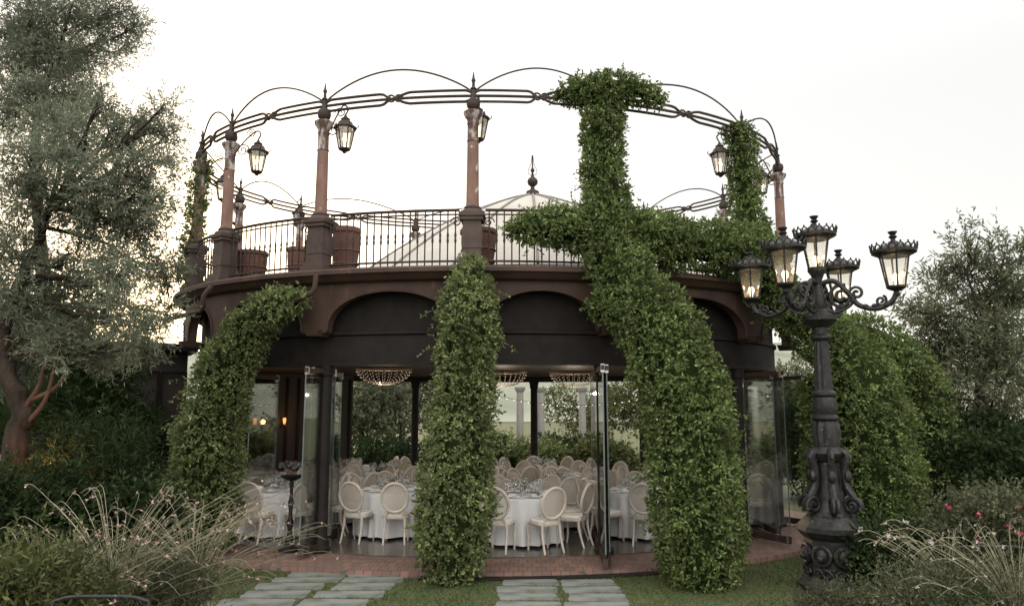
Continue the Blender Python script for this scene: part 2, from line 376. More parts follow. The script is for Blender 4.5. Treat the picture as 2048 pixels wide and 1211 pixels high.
# arched fascia
m = MB(); zt = ZD-.2; zb = 3.36; rows = []; rims = []
TT = T+[T[0]+2*PI]
for i in range(len(T)):
    ta, tb = TT[i], TT[i+1]; dl = (tb-ta)*.095; s0, s1 = ta+dl, tb-dl
    rows.append((ta, zb)); rows.append((s0-.004, zb)); rp = []
    for q in range(25):
        th = PI*(1-q/24); t = (s0+s1)/2+(s1-s0)/2*math.cos(th); z = zb+.03+.6*max(0, math.sin(th))**.9; rows.append((t, z)); rp.append(E(t, AF+.012, BF+.012, z))
    rows.append((s1+.004, zb)); rims.append(rp)
rows.append((TT[-1], zb))
g = [[E(t, AF, BF, zt), E(t, AF, BF, z), E(t, AF-.14, BF-.14, z), E(t, AF-.14, BF-.14, zt)] for t, z in rows]
m.grid(g, True); fas = m.build('fascia', M['rust'], pav)
for rp in rims:
    m = MB(); m.tube(rp, .018, 6); m.build('arch_moulding', M['rust'], fas)
m = MB(); sweep(m, [(AW+.04, BW+.04, zt), (AW+.04, BW+.04, 3.42), (AW+.1, BW+.1, 3.4), (AW+.1, BW+.1, 3.35), (AW+.06, BW+.06, 3.33), (AW+.06, BW+.06, 2.93), (AW+.09, BW+.09, 2.91), (AW+.09, BW+.09, 2.87), (AW-.1, BW-.1, 2.87), (AW-.1, BW-.1, zt)])
m.build('lintel_band', M['darksteel'], pav)
m = MB(); sweep(m, [(.05, .05, 3.0), (AW-.09, BW-.09, 3.0), (AW-.09, BW-.09, 3.03), (.05, .05, 3.03)], n=96); m.build('ceiling', M['ceil'], pav)
for t in T:                                           # lower columns
    p = E(t, AW, BW); nrm = En(t, AW, BW)
    m = MB(); m.lathe([(.14, 0), (.14, .06), (.11, .09), (.095, .12), (.09, 2.7), (.11, 2.72), (.11, 2.78), (.13, 2.88)], 16, p)
    lc = m.build('lower_column', M['darksteel'], pav)
    q = p+nrm*.3; m = MB(); m.box((q.x, q.y, 3.36), (.2, .3, .1), math.atan2(nrm.y, nrm.x)-PI/2, 1.25); m.build('bracket', M['rust'], lc)
# interior wall at left rear
m = MB(); sweep(m, [(AW-.15, BW-.15, 0), (AW-.15, BW-.15, 2.99), (AW-.3, BW-.3, 2.99), (AW-.3, BW-.3, 0)], math.radians(-141), math.radians(-98), 24); iw = m.build('interior_wall', M['woodbar'], pav)
for k in range(11):
    t = math.radians(-140+41*k/10); m = MB(); m.tube([E(t, AW-.33, BW-.33, .1), E(t, AW-.33, BW-.33, 2.9)], .03, 6); m.build('batten', M['darksteel'], iw)
# upper columns
for i, t in enumerate(T):
    p = E(t, AC, BC, ZD); nrm = En(t, AC, BC); rz = math.atan2(nrm.y, nrm.x)
    m = MB(); m.lathe([(.108, .98), (.1, 1.05), (.085, 2.42)], 14, p); up = m.build('upper_column', M['terra_col'], pav)
    m = MB()
    for d, z0, z1 in ((.42, 0, .1), (.36, .1, .16), (.28, .16, .3), (.30, .3, .62), (.28, .62, .74), (.35, .74, .8), (.4, .8, .86)): m.box((p.x, p.y, p.z+(z0+z1)/2), (d, d, z1-z0), rz)
    m.lathe([(.2, .86), (.19, .9), (.13, .93), (.14, .96), (.11, .99)], 16, p); m.build('pedestal', M['pedestal'], up)
    m = MB(); m.lathe([(.086, 2.02), (.1, 2.04), (.09, 2.06), (.088, 2.3), (.1, 2.33), (.09, 2.36), (.1, 2.4), (.15, 2.48), (.155, 2.52), (.12, 2.54)], 14, p); m.build('capital', M['peel'], up)
    m = MB(); m.lathe([(.1, 2.54), (.06, 2.56), (.1, 2.6), (.112, 2.66), (.1, 2.72), (.05, 2.76), (.04, 2.9), (.055, 2.92), (.026, 2.95), (.022, 3.02), (.036, 3.06), (.02, 3.1), (.006, 3.2)], 12, p); m.build('finial', M['iron'], up)
# ring beam and hoops
for i in range(len(T)):
    ta, tb = TT[i], TT[i+1]; n = 40; m = MB()
    for off in (-1, 0, 1):
        pts = []
        for q in range(n+1):
            s = q/n; e = min(1, max(.12, (abs(s-.5)-.015)/.07)) * min(1, .3+min(s, 1-s)/.05)
            w = .015*math.sin(max(-1, min(1, (s-.5)/.07))*PI) if off else 0
            pts.append(E(ta+(tb-ta)*s, AC, BC, ZR+off*.095*e+w*off))
        m.tube(pts, .023, 6)
    mid = E((ta+tb)/2, AC, BC, ZR); tg = (E(tb, AC, BC)-E(ta, AC, BC)).normalized()
    for sg in (-1, 1): m.tube(spiral(mid+tg*sg*.06, tg*sg, Vector((0, 0, 1)), .075, 1.2, 14, .6), .016, 5)
    rb = m.build('ring_beam', M['iron'], pav)
    m = MB(); m.tube([E(ta+(tb-ta)*q/24, AC, BC, ZR+.05+.44*math.sin(PI*q/24)**.8) for q in range(25)], .015, 6); m.build('hoop', M['iron'], rb)
# drain pipes
m = MB(); m.tube(smoothpath([at(424, 572, 12.2), at(408, 592, 12.2), at(404, 618, 12.3), at(375, 628, 12.5), at(330, 640, 12.9)]), .04, 9); m.build('drain_pipe', M['rust'], pav)
m = MB(); m.tube(smoothpath([at(632, 548, 11.15), at(628, 578, 11.15), at(612, 592, 11.2), at(575, 606, 11.4)]), .038, 9); m.build('drain_pipe', M['rust'], pav)
# wall lamps inside
for u, lab in ((508, 'small amber wall lamp on the dark inner wall, left one'), (566, 'small amber wall lamp on the dark inner wall, right one')):
    t = t_of(u, AW-.36, BW-.36, 1.9, True); c = E(t, AW-.4, BW-.4, 1.9); r = thing('wall_lamp', lab, 'wall lamp', tuple(c), 'amber wall lamps on the inner wall')
    m = MB(); m.lathe([(.02, -.12), (.06, -.1), (.04, -.06)], 10, c); m.build('bracket', M['iron'], r); m = MB(); m.lathe([(.02, -.06), (.035, .0), (.04, .06), (.03, .08)], 10, c); m.build('shade', M['amber'], r)
    lamp('wall_lamp_light', c-En(t, AW, BW)*.25, 3, (1, .5, .2), .05)

# railings, one per bay
rear_names = ['left end', 'left lantern', 'left pots', 'left tent slope', 'tent', 'right tent slope', 'right ivy', 'right end', 'right columns']; nr = 0
for i in range(len(T)):
    ta, tb = TT[i], TT[i+1]; mid = E((ta+tb)/2, AC, BC, ZD)
    isf = any(abs(ta-x) < 1e-6 for x in TF) and any(abs(tb-x) < 1e-6 for x in TF)
    if isf:
        k = TF.index(ta)
        lab = ['curved iron railing bay at the far left end of the roof terrace', 'curved iron railing bay between the two left terrace columns', 'curved iron railing bay just left of the middle terrace column',
               'curved iron railing bay right of the middle column, half hidden by leaves', 'curved iron railing bay buried in leaves between the two ivy columns', 'curved iron railing bay at the right end of the terrace'][min(k, 5)]
    else: lab = 'curved iron railing bay on the far side of the terrace, behind the '+rear_names[nr % 9]; nr += 1
    rl = thing('iron_railing', lab, 'railing', tuple(mid), 'iron railing bays around the roof terrace')
    ln = (E(tb, AC, BC)-E(ta, AC, BC)).length; dl = .2/ln*(tb-ta); s0, s1 = ta+dl, tb-dl
    for z, r in ((.93, .024), (.86, .013), (.12, .018)):
        m = MB(); m.tube([E(s0+(s1-s0)*q/16, AC, BC, ZD+z) for q in range(17)], r, 6); m.build('rail', M['iron'], rl)
    nb = max(3, int((ln-.3)/.12))
    for q in range(nb):
        p = E(s0+(s1-s0)*(q+.5)/nb, AC, BC, ZD)
        b = MB(); b.lathe([(.011, .02), (.011, .4), (.02, .44), (.013, .49), (.02, .53), (.011, .58), (.011, .93)], 6, p); b.build('baluster', M['iron'], rl)
    if ln > 1:
        tg = (E(tb, AC, BC)-E(ta, AC, BC)).normalized()
        for sg, tt in ((1, s0), (-1, s1)):
            m = MB(); m.tube(spiral(E(tt, AC, BC, ZD+.74)+tg*sg*.05, tg*sg, Vector((0, 0, 1)), .09, 1.3, 16), .011, 5); m.build('scroll', M['iron'], rl)

# tent
tc = Vector((.45, 15.9, 0)); tent = thing('tent_roof', 'cream fabric cone tent roof with grey seams rising behind the terrace railing', 'tent roof', (tc.x, tc.y, ZD))
def TP(s, th, off=0):
    z = 4.68+2.12*(1.5*s-.5*s*s); r = 3.95*(1-s)+.1*s
    return Vector((tc.x+(r+off)*math.cos(th), tc.y+(r+off)*.78*math.sin(th), z+off*.7))
m = MB(); m.grid([[TP(i/16, 2*PI*j/96)-Vector((0, 0, .05*math.sin(PI*i/16)*abs(math.sin(8*2*PI*j/96)))) for j in range(96)] for i in range(17)], True); m.build('canopy', M['tent'], tent)
m = MB(); m.grid([[Vector((tc.x+3.94*math.cos(2*PI*j/48), tc.y+3.07*math.sin(2*PI*j/48), z)) for j in range(48)] for z in (ZD, 4.68)], True); m.build('valance', M['tent'], tent)
for k in range(16):
    m = MB(); m.tube([TP(i/16, 2*PI*k/16, .01) for i in range(17)], .024, 6); m.build('seam', M['tentrib'], tent)
m = MB(); m.lathe([(.16, 6.76), (.14, 6.88), (.05, 6.93), (.04, 6.99), (.1, 7.04), (.12, 7.1), (.1, 7.16), (.04, 7.21), (.02, 7.3), (.05, 7.36), (.018, 7.42), (.01, 7.7)], 14, (tc.x, tc.y, 0)); fn = m.build('finial', M['iron'], tent)
for k in range(4):
    m = MB(); a = k*PI/2; e = Vector((math.cos(a), math.sin(a), 0)); b = Vector((tc.x, tc.y, 7.22))
    m.tube(smoothpath([b, b+e*.1+Vector((0, 0, .1)), b+e*.035+Vector((0, 0, .28)), b+e*.012+Vector((0, 0, .48))]), .007, 5); m.build('wire_scroll', M['iron'], fn)

# hanging lanterns
def hang_lantern(u, v, Y, colp, label, s=1.0):
    c = at(u, v, Y); r = thing('hanging_lantern', label, 'lantern', tuple(c-Vector((0, 0, .24*s))), 'wrought iron lanterns hung around the roof terrace')
    f = MB(); zt_ = .1*s; zb_ = -.2*s
    f.lathe([(.085*s, zb_-.02*s), (.09*s, zb_), (.02*s, zb_)], 6, c); f.lathe([(.02*s, zb_-.07*s), (.035*s, zb_-.045*s), (.085*s, zb_-.02*s)], 8, c)
    for k in range(6):
        a = k*PI/3; e = Vector((math.cos(a), math.sin(a), 0)); f.tube([c+e*.085*s+Vector((0, 0, zb_)), c+e*.142*s+Vector((0, 0, zt_))], .010*s, 5)
    f.build('frame', M['iron'], r)
    m = MB(); m.lathe([(.165*s, zt_), (.17*s, zt_+.02*s), (.12*s, zt_+.05*s), (.1*s, zt_+.1*s), (.06*s, zt_+.13*s), (.07*s, zt_+.15*s), (.03*s, zt_+.18*s), (.012*s, zt_+.22*s)], 12, c)
    for k in range(6):
        a = k*PI/3; e = Vector((math.cos(a), math.sin(a), 0)); m.tube([c+e*.165*s+Vector((0, 0, zt_)), c+e*.2*s+Vector((0, 0, zt_+.035*s)), c+e*.19*s+Vector((0, 0, zt_+.06*s))], .007*s, 4)
    m.build('cap', M['iron'], r)
    m = MB(); m.lathe([(.08*s, zb_+.01*s), (.136*s, zt_-.005)], 6, c); m.build('glass', M['lampglass'], r)
    m = MB(); m.lathe([(.012*s, zb_), (.012*s, -.08*s)], 6, c); m.ball(c+Vector((0, 0, -.05*s)), .034*s, 8, 6, 1.4); m.build('bulb', M['bulb'], r)
    top = c+Vector((0, 0, zt_+.22*s)); cp = Vector((colp.x, colp.y, ZR-.25)); d = (Vector((top.x, top.y, 0))-Vector((cp.x, cp.y, 0)))
    dn = d.normalized(); b = MB(); k = max(top.z+.1, cp.z+.1)
    b.tube(smoothpath([cp-Vector((0, 0, .35)), cp+d*.45+Vector((0, 0, -.02)), Vector((top.x, top.y, k+.05))-dn*.05, Vector((top.x, top.y, k))+dn*.04, Vector((top.x, top.y, top.z))]), .013, 6)
    b.tube(spiral(cp+d*.45+Vector((0, 0, -.16)), dn, Vector((0, 0, 1)), .12, 1.6), .010, 5); b.tube(spiral(cp+d*.75+Vector((0, 0, .14)), -dn, Vector((0, 0, 1)), .09, 1.5), .009, 5)
    b.build('bracket', M['iron'], r)
    return r
cp = lambda i: E(TF[i], AC, BC, 0)
hang_lantern(515, 318, cp(1).y-.1, cp(1), 'lit iron lantern hung right of the leftmost bare column', 1.12)
hang_lantern(690, 271, cp(2).y, cp(2), 'lit iron lantern hung right of the second bare column', 1.12)
hang_lantern(957, 252, cp(3).y+.4, cp(3), 'iron lantern hung right behind the middle column', 1.1)
hang_lantern(1440, 322, cp(5).y, cp(5), 'lit iron lantern hung left of the right ivy column', 1.1)
hang_lantern(1524, 366, cp(6).y, cp(6), 'lit iron lantern between the right ivy column and the rightmost column')
hang_lantern(446, 378, cp(0).y+.3, cp(0), 'lit iron lantern at the far left by the ivy column')
rp = [E(t, AC, BC) for t in TR]
hang_lantern(470, 428, rp[0].y, rp[0], 'small far lantern on the rear left of the ring')
hang_lantern(597, 436, rp[1].y, rp[1], 'small far lantern behind the second bare column')

# pots on terrace
def pot(u, Y, r, h, label):
    p = at(u, 500, Y); b = Vector((p.x, p.y, ZD+.002)); rt = thing('terracotta_pot', label, 'pot', tuple(b), 'terracotta pots on the roof terrace')
    m = MB(); m.lathe([(r*.66, 0), (r*.8, h*.2), (r*.95, h*.55), (r*1.0, h*.8), (r*.98, h*.9), (r*.9, h*.9), (r*.85, h*.7), (.02, h*.68)], 24, b); bo = m.build('body', M['terracotta'], rt)
    m = MB(); m.lathe([(r*.97, h*.88), (r*1.06, h*.9), (r*1.07, h*.97), (r*1.0, h), (r*.88, h), (r*.86, h*.9)], 24, b); m.build('rim', M['terracotta'], rt)
    for z in (.3, .55):
        m = MB(); m.lathe([(r*(.83+.2*z), h*z-.02), (r*(.9+.2*z), h*z), (r*(.83+.2*z), h*z+.02)], 24, b); m.build('band', M['terracotta'], bo)
pot(505, 13.3, .27, .66, 'large terracotta pot behind the railing next to the leftmost bare column')
pot(692, 12.5, .23, .9, 'tall terracotta pot right of the second column pedestal')
pot(957, 12.1, .29, .78, 'terracotta pot standing behind the middle column pedestal')
pot(598, 13.4, .2, .75, 'terracotta pot left of the second column pedestal')

# low dark side wing at the far left, with lattice glazing
wa, wb = at(205, 800, 14.3), at(372, 800, 15.0); wa = Vector((wa.x, wa.y, -.1)); wb = Vector((wb.x, wb.y, -.1)); wd = (wb-wa); wl = wd.length; wn = wd.normalized(); wrz = math.atan2(wd.y, wd.x); wq = Vector((wn.y, -wn.x, 0)); wc = (wa+wb)/2
wing = thing('side_wing', 'low dark side wing with diamond lattice glazing behind the trees at the left', 'building', tuple(wc))
m = MB(); c = wc-wq*.6; m.box((c.x, c.y, 1.6), (wl, 1.0, 3.4), wrz); m.build('wall', M['woodbar'], wing, smooth=False)
m = MB(); c = wc-wq*.5; m.box((c.x, c.y, 3.38), (wl+.3, 1.5, .14), wrz); m.build('roof', M['darksteel'], wing, smooth=False)
for k in range(3):
    s0 = wa+wn*(wl*(k+.06)/3); w_ = wl*.88/3; m = MB()
    for z in (.4, 2.9): m.tube([s0+Vector((0, 0, z+.1)), s0+wn*w_+Vector((0, 0, z+.1))], .03, 6)
    for x in (0, w_): m.tube([s0+wn*x+Vector((0, 0, .5)), s0+wn*x+Vector((0, 0, 3.0))], .03, 6)
    fr = m.build('window', M['darksteel'], wing)
    m = MB(); n = 5
    for q in range(-9, n+1):
        for sg in (1, -1):
            pl = []
            for i in range(31):
                x = q*.2+i*.1 if sg > 0 else w_-(q*.2+i*.1); z = .5+i*.085
                if 0 <= x <= w_: pl.append(s0+wn*x+Vector((0, 0, z)))
            if len(pl) > 1: m.tube([pl[0], pl[-1]], .010, 4)
    m.build('lattice', M['iron'], fr)
for u, v in ((322, 870), (318, 905), (300, 850)):
    p = at(u, v, 14.2); m = MB(); m.ball(p, .03, 8, 6); m.build('bulb', M['amber'], wing)

# ---------------------------------------------------------------- ground setting
def sheet(name, pts, z, m):
    mb = MB(); mb.add([(x, y, z) for x, y in pts], [tuple(range(len(pts)))]); o = mb.build(name, m, None, smooth=False); return tag(o, kind='structure')
BA, BB = 1.12, .98                                     # width of the brick apron
sheet('ground', [(-900, -60), (900, -60), (900, 1500), (-900, 1500)], -.1, M['lawn'])
m = MB(); sweep(m, [(.05, .05, 0), (AW+.04, BW+.04, 0), (AW+.04, BW+.04, -.03), (.05, .05, -.03)], n=128); tag(m.build('floor', M['floor'], None), kind='structure')
m = MB(); sweep(m, [(AW+.06, BW+.06, -.012), (AW+BA, BW+BB, -.03), (AW+BA+.02, BW+BB+.02, -.12), (AW+.06, BW+.06, -.12)], n=160); tag(m.build('path', M['brick'], None), kind='structure')
m = MB()
for q in range(70):
    t = -.1+.55*q/70; a = E(t, AW+BA+.11, BW+BB+.11); n_ = En(t, AW, BW); m.box((a.x, a.y, -.085), (.05, .14, .03), math.atan2(n_.y, n_.x)-PI/2)
m.tube([E(-.11+.57*q/20, AW+BA+.05, BW+BB+.05, -.08) for q in range(21)], .014, 5); m.tube([E(-.11+.57*q/20, AW+BA+.17, BW+BB+.17, -.08) for q in range(21)], .014, 5)
tag(m.build('drain_grate', M['darksteel'], None), 'dark slotted drain grate curving along the front edge of the brick paving', 'drain grate')
def hills(name, Y, base, amp, seed):
    rows = []
    for k in range(9):
        row = []
        for i in range(121):
            x = -600+1200*i/120; y = Y+k*25
            h = (base+amp*(math.sin(x*.011+seed)+.5*math.sin(x*.029+seed*2)))*math.sin(PI*.5*k/8)+1.2*math.sin(x*.06+k*1.7)*math.sin(k*.9)
            row.append(Vector((x, y, -.3+max(0, h))))
        rows.append(row)
    mb = MB(); mb.grid(rows); return tag(mb.build(name, M['hill'], None), kind='structure')
hills('hills', 130, 27, 5, 1.3)
# stepping slabs
ordn = ['first', 'second', 'third', 'fourth', 'fifth', 'sixth']
def slab(u0, u1, v, h, label):
    a = on_z(u0+random.uniform(-10, 8), v, -.08); b = on_z(u1+random.uniform(-6, 2), v, -.08); c = (a+b)/2; w = (b-a).length; rz = random.uniform(-.05, .05); j_ = lambda: random.uniform(-.03, .03)
    P4 = [(-w/2+j_(), -h/2+j_()), (w/2+j_(), -h/2+j_()), (w/2+j_(), h/2+j_()), (-w/2+j_(), h/2+j_())]; V = []
    for i in range(4):
        p, q = Vector((*P4[i], 0)), Vector((*P4[(i+1) % 4], 0))
        for j in range(6):
            s = p.lerp(q, (j+.12)/6)*random.uniform(.97, 1.02); V.append(s)
    R = Matrix.Rotation(rz, 3, 'Z'); k = len(V); c = Vector((c.x, c.y, 0))
    lo = [c+R@v+Vector((0, 0, -.14)) for v in V]; hi = [c+R@v+Vector((0, 0, -.086)) for v in V]; tp = [c+R@(v*.98)+Vector((0, 0, -.08)) for v in V]
    mb = MB(); mb.add(lo+hi+tp, [(i, (i+1) % k, k+(i+1) % k, k+i) for i in range(k)]+[(k+i, k+(i+1) % k, 2*k+(i+1) % k, 2*k+i) for i in range(k)]+[tuple(range(2*k, 3*k))])
    o = mb.build('paving_slab', M['slab'], None, (c.x, c.y, -.1), smooth=False); tag(o, label, 'paving slab', 'grey stone slabs laid in the grass')
for k, (v, l0, l1, r0, r1, h) in enumerate([(1146, 585, 700, 707, 822, .28), (1157, 552, 682, 690, 812, .29), (1170, 515, 655, 665, 795, .32), (1186, 475, 622, 633, 770, .35), (1204, 432, 588, 600, 742, .37)]):
    slab(l0, l1, v, h, f'grey slab in the left hand path, left column, {ordn[k]} row from the building'); slab(r0, r1, v, h, f'grey slab in the left hand path, right column, {ordn[k]} row from the building')
for k, v in enumerate([1162, 1176, 1191, 1208]):
    slab(1000-k*1, 1116+k*2, v, .32, f'grey slab in the middle path, left column, {ordn[k]} row from the building'); slab(1124+k*3, 1232+k*11, v+1, .32, f'grey slab in the middle path, right column, {ordn[k]} row from the building')
# grass
n = 60000; gx = rng.uniform(-5.5, 6.5, n); gy = rng.uniform(8.6, 12.5, n)
inside = ((gx-CX)/(AW+BA+.03))**2+((gy-CY)/(BW+BB+.03))**2 < 1
gz = np.full(n, -.1); ok = ~inside
Pg = np.stack([gx, gy, gz], 1)[ok]
def on_slab(p):
    keep = np.ones(len(p), bool)
    for o in COL.objects:
        if o.name.startswith('paving_slab'):
            bb = [o.matrix_basis@Vector(c) for c in o.bound_box]; xs = [c.x for c in bb]; ys = [c.y for c in bb]
            keep &= ~((p[:, 0] > min(xs)) & (p[:, 0] < max(xs)) & (p[:, 1] > min(ys)-.02) & (p[:, 1] < max(ys)-.01))
    return p[keep]
Pg = on_slab(Pg); g = leaf_obj('grass', Pg, np.array([[0, 0, .8]])+rng.normal(0, .55, (len(Pg), 3)), .034, .010, M['grass'])
tag(g, 'short lawn grass growing around the stone slabs', 'grass', kind='stuff')

# ---------------------------------------------------------------- glass doors
def door(a, b, label, z1=2.82):
    a, b = Vector((a.x, a.y, .02)), Vector((b.x, b.y, .02)); d = b-a; w = d.length; dn = d.normalized(); rz = math.atan2(d.y, d.x); c = (a+b)/2
    r = thing('glass_door', label, 'glass door', tuple(c), 'frameless folding glass doors')
    m = MB(); m.box((c.x, c.y, z1/2+.04), (w, .014, z1-.2), rz); m.build('pane', M['glass'], r, smooth=False)
    m = MB(); m.box((c.x, c.y, .075), (w, .05, .11), rz); m.build('bottom_rail', M['rust'], r, smooth=False)
    m = MB(); m.box((c.x, c.y, z1-.04), (w, .05, .07), rz); m.build('top_rail', M['rust'], r, smooth=False)
    for q in (a+dn*.04, b-dn*.04):
        for zz, hh in ((z1-.05, .12), (.08, .1)):
            m = MB(); m.box((q.x, q.y, zz), (.05, .055, hh), rz); m.build('clamp', M['chrome'], r, smooth=False)
    for q in (a, b):
        m = MB(); m.box((q.x, q.y, z1/2+.04), (.008, .018, z1-.3), rz); m.build('edge_strip', M['edge'], r, smooth=False)
oz = lambda u, v: on_z(u, v, .02)
for a, b, l in [((1212, 1134), (1186, 1066), 'glass door folded edge-on beside the right front column, left leaf'), ((1220, 1128), (1204, 1072), 'glass door folded edge-on beside the right front column, right leaf'),
                ((598, 1114), (660, 1092), 'nearest glass door folded out at the left front column'), ((612, 1106), (650, 1070), 'second glass door folded out at the left front column'), ((636, 1098), (674, 1066), 'glass door folded out just right of the left front column'),
                ((488, 1064), (545, 1046), 'glass door left of the folded ones, by the left ivy'),
                ((292, 1020), (352, 1000), 'glass door at the far left end behind the shrubs'),
                ((1582, 1087), (1476, 1066), 'glass door open at the right, nearest the lamp post'), ((1560, 1072), (1500, 1044), 'second glass door open at the right'), ((1626, 1052), (1545, 1040), 'rearmost glass door open at the right end')]:
    door(oz(*a), oz(*b), l)

# iron stand
b = Vector(on_z(578, 1100, 0)); st = thing('iron_stand', 'dark turned iron candle stand with a dish top by the left glass doors', 'stand', tuple(b))
m = MB(); m.lathe([(.16, 0), (.16, .03), (.1, .06), (.055, .1), (.07, .18), (.045, .24), (.035, .32), (.06, .42), (.035, .5), (.028, .6), (.048, .72), (.03, .8), (.024, .95), (.04, 1.02), (.025, 1.06)], 14, b); m.build('stem', M['lampiron'], st)
m = MB(); m.lathe([(.025, 1.06), (.09, 1.08), (.17, 1.13), (.18, 1.15), (.165, 1.15), (.02, 1.11)], 18, b); m.build('dish', M['lampiron'], st)

# ---------------------------------------------------------------- dining tables
def make_chair():
    r = thing('dining_chair', 'x', 'chair')
    m = MB(); n = 20
    def seat_ring(s, z): return [Vector((.225*s*math.copysign(abs(math.cos(2*PI*j/n))**.6, math.cos(2*PI*j/n)), .215*s*math.copysign(abs(math.sin(2*PI*j/n))**.6, math.sin(2*PI*j/n)), z)) for j in range(n)]
    m.grid([seat_ring(.02, .40), seat_ring(.95, .40), seat_ring(1, .415), seat_ring(1, .44), seat_ring(.9, .45), seat_ring(.02, .45)], True); se = m.build('seat', M['chairwood'], r)
    m = MB(); m.grid([seat_ring(.9, .45), seat_ring(.93, .47), seat_ring(.85, .492), seat_ring(.4, .5), seat_ring(.02, .5)], True); m.build('cushion', M['cushion'], se)
    tilt = .22
    def bp(x, h): return Vector((x, -.2-tilt*(h-.45), h))
    oc = .75
    m = MB(); m.tube([bp(.215*math.cos(2*PI*j/28), oc+.235*math.sin(2*PI*j/28)) for j in range(29)], .024, 7, False)
    for sx in (-1, 1): m.tube([Vector((sx*.15, -.19, .42)), bp(sx*.13, .5), bp(sx*.115, .555)], .018, 6)
    ba = m.build('backrest', M['chairwood'], r)
    m = MB(); c = bp(0, oc); ring = [bp(.2*math.cos(2*PI*j/24), oc+.22*math.sin(2*PI*j/24)) for j in range(24)]
    m.add(ring+[c-Vector((0, .012, 0))], [(j, (j+1) % 24, 24) for j in range(24)]); m.build('cane_panel', M['cane'], ba)
    for sx in (-1, 1):
        m = MB(); m.tube(smoothpath([(sx*.18, .17, .42), (sx*.195, .19, .33), (sx*.185, .18, .15), (sx*.18, .2, 0)], 4), [.027-.012*i/12 for i in range(13)], 7); m.build('leg', M['chairwood'], r)
        m = MB(); m.tube(smoothpath([(sx*.16, -.18, .42), (sx*.165, -.19, .28), (sx*.17, -.24, .1), (sx*.175, -.28, 0)], 4), [.024-.009*i/12 for i in range(13)], 7); m.build('leg', M['chairwood'], r)
    return r
chair0 = make_chair(); used0 = [False]
TABLES = []
for row, lst in (('front', [(582, 13.75), (795, 13.7), (1045, 12.95), (1270, 13.6)]), ('second', [(515, 15.7), (690, 15.3), (895, 15.2), (1115, 14.8), (1330, 15.3), (1472, 15.3)]),
                 ('third', [(600, 17.2), (775, 16.9), (985, 16.8), (1180, 16.6), (1390, 17.0)]), ('rear', [(710, 18.6), (890, 18.5), (1085, 18.3)])):
    for k, (u, Y) in enumerate(lst): TABLES.append((f'{ordn[k]} {row} row table from left', u, Y))
tc_ = [Vector(((u-1024)/F*Y*1.015, Y, 0)) for _, u, Y in TABLES]
DIRN = ['on the near side of', 'at the near right of', 'on the right of', 'at the far right of', 'on the far side of', 'at the far left of', 'on the left of', 'at the near left of']
def cloth():
    m = MB(); n = 96; rows = []
    for i, (r, z) in enumerate([(.02, .757), (.56, .757), (.605, .755), (.617, .74), (.625, .68), (.635, .5), (.65, .28), (.665, .04)]):
        k = max(0, i-3)/4; rows.append([Vector(((r+k*.045*math.sin(15*th+math.sin(3*th)*2)+k*.02*math.sin(7*th))*math.cos(th), (r+k*.045*math.sin(15*th+math.sin(3*th)*2)+k*.02*math.sin(7*th))*math.sin(th), z)) for th in [2*PI*j/n for j in range(n)]])
    m.grid(rows, True); return m
cl0 = cloth().build('tablecloth', M['cloth'])
def glass_proto(h, r):
    m = MB(); m.lathe([(.033, 0), (.03, .004), (.005, .01), (.004, h*.48), (r*.6, h*.55), (r, h*.72), (r*.82, h)], 10); return m.build('wine_glass', M['wineglass'])
wg0 = glass_proto(.25, .045); wg1 = glass_proto(.18, .038)
m = MB(); m.lathe([(.08, 0), (.13, .012), (.132, .016), (.09, .008), (.01, .008)], 20); pl0 = m.build('dinner_plate', M['china'])
m = MB(); m.grid([[Vector((x*.045*s, y*.07*s, z)) for x, y in ((-1, -1), (1, -1), (1, 1), (-1, 1))] for s, z in ((.98, 0), (1, .01), (.99, .03), (.75, .036), (.74, .045), (.02, .046))], True); nk0 = m.build('napkin', M['cloth'], smooth=False)
protos = {'cloth': cl0, 'g0': wg0, 'g1': wg1, 'pl': pl0, 'nk': nk0}; firstuse = set()
def inst(k, loc, rz=0):
    o = protos[k]
    if k in firstuse: o = o.copy(); COL.objects.link(o)
    firstuse.add(k); o.location = loc; o.rotation_euler = (0, 0, rz); return o
def vase(c, tname):
    r = thing('flower_vase', f'small glass vase of pale flowers on the {tname}', 'vase', tuple(c), 'table centrepieces')
    m = MB(); m.lathe([(.04, 0), (.05, .02), (.055, .1), (.04, .14), (.045, .16)], 12, c); m.build('vessel', M['wineglass'], r)
    pts = [(c.x+random.gauss(0, .05), c.y+random.gauss(0, .05), c.z+.19+random.gauss(0, .03)) for _ in range(22)]
    flowers(r, pts, .036, M['whiteflower'], 5); q = np.array(pts); leaf_obj('foliage', np.repeat(q, 2, 0)-[0, 0, .04], rng.normal(size=(44, 3)), .05, .02, M['ivyl'], r)
placed = []
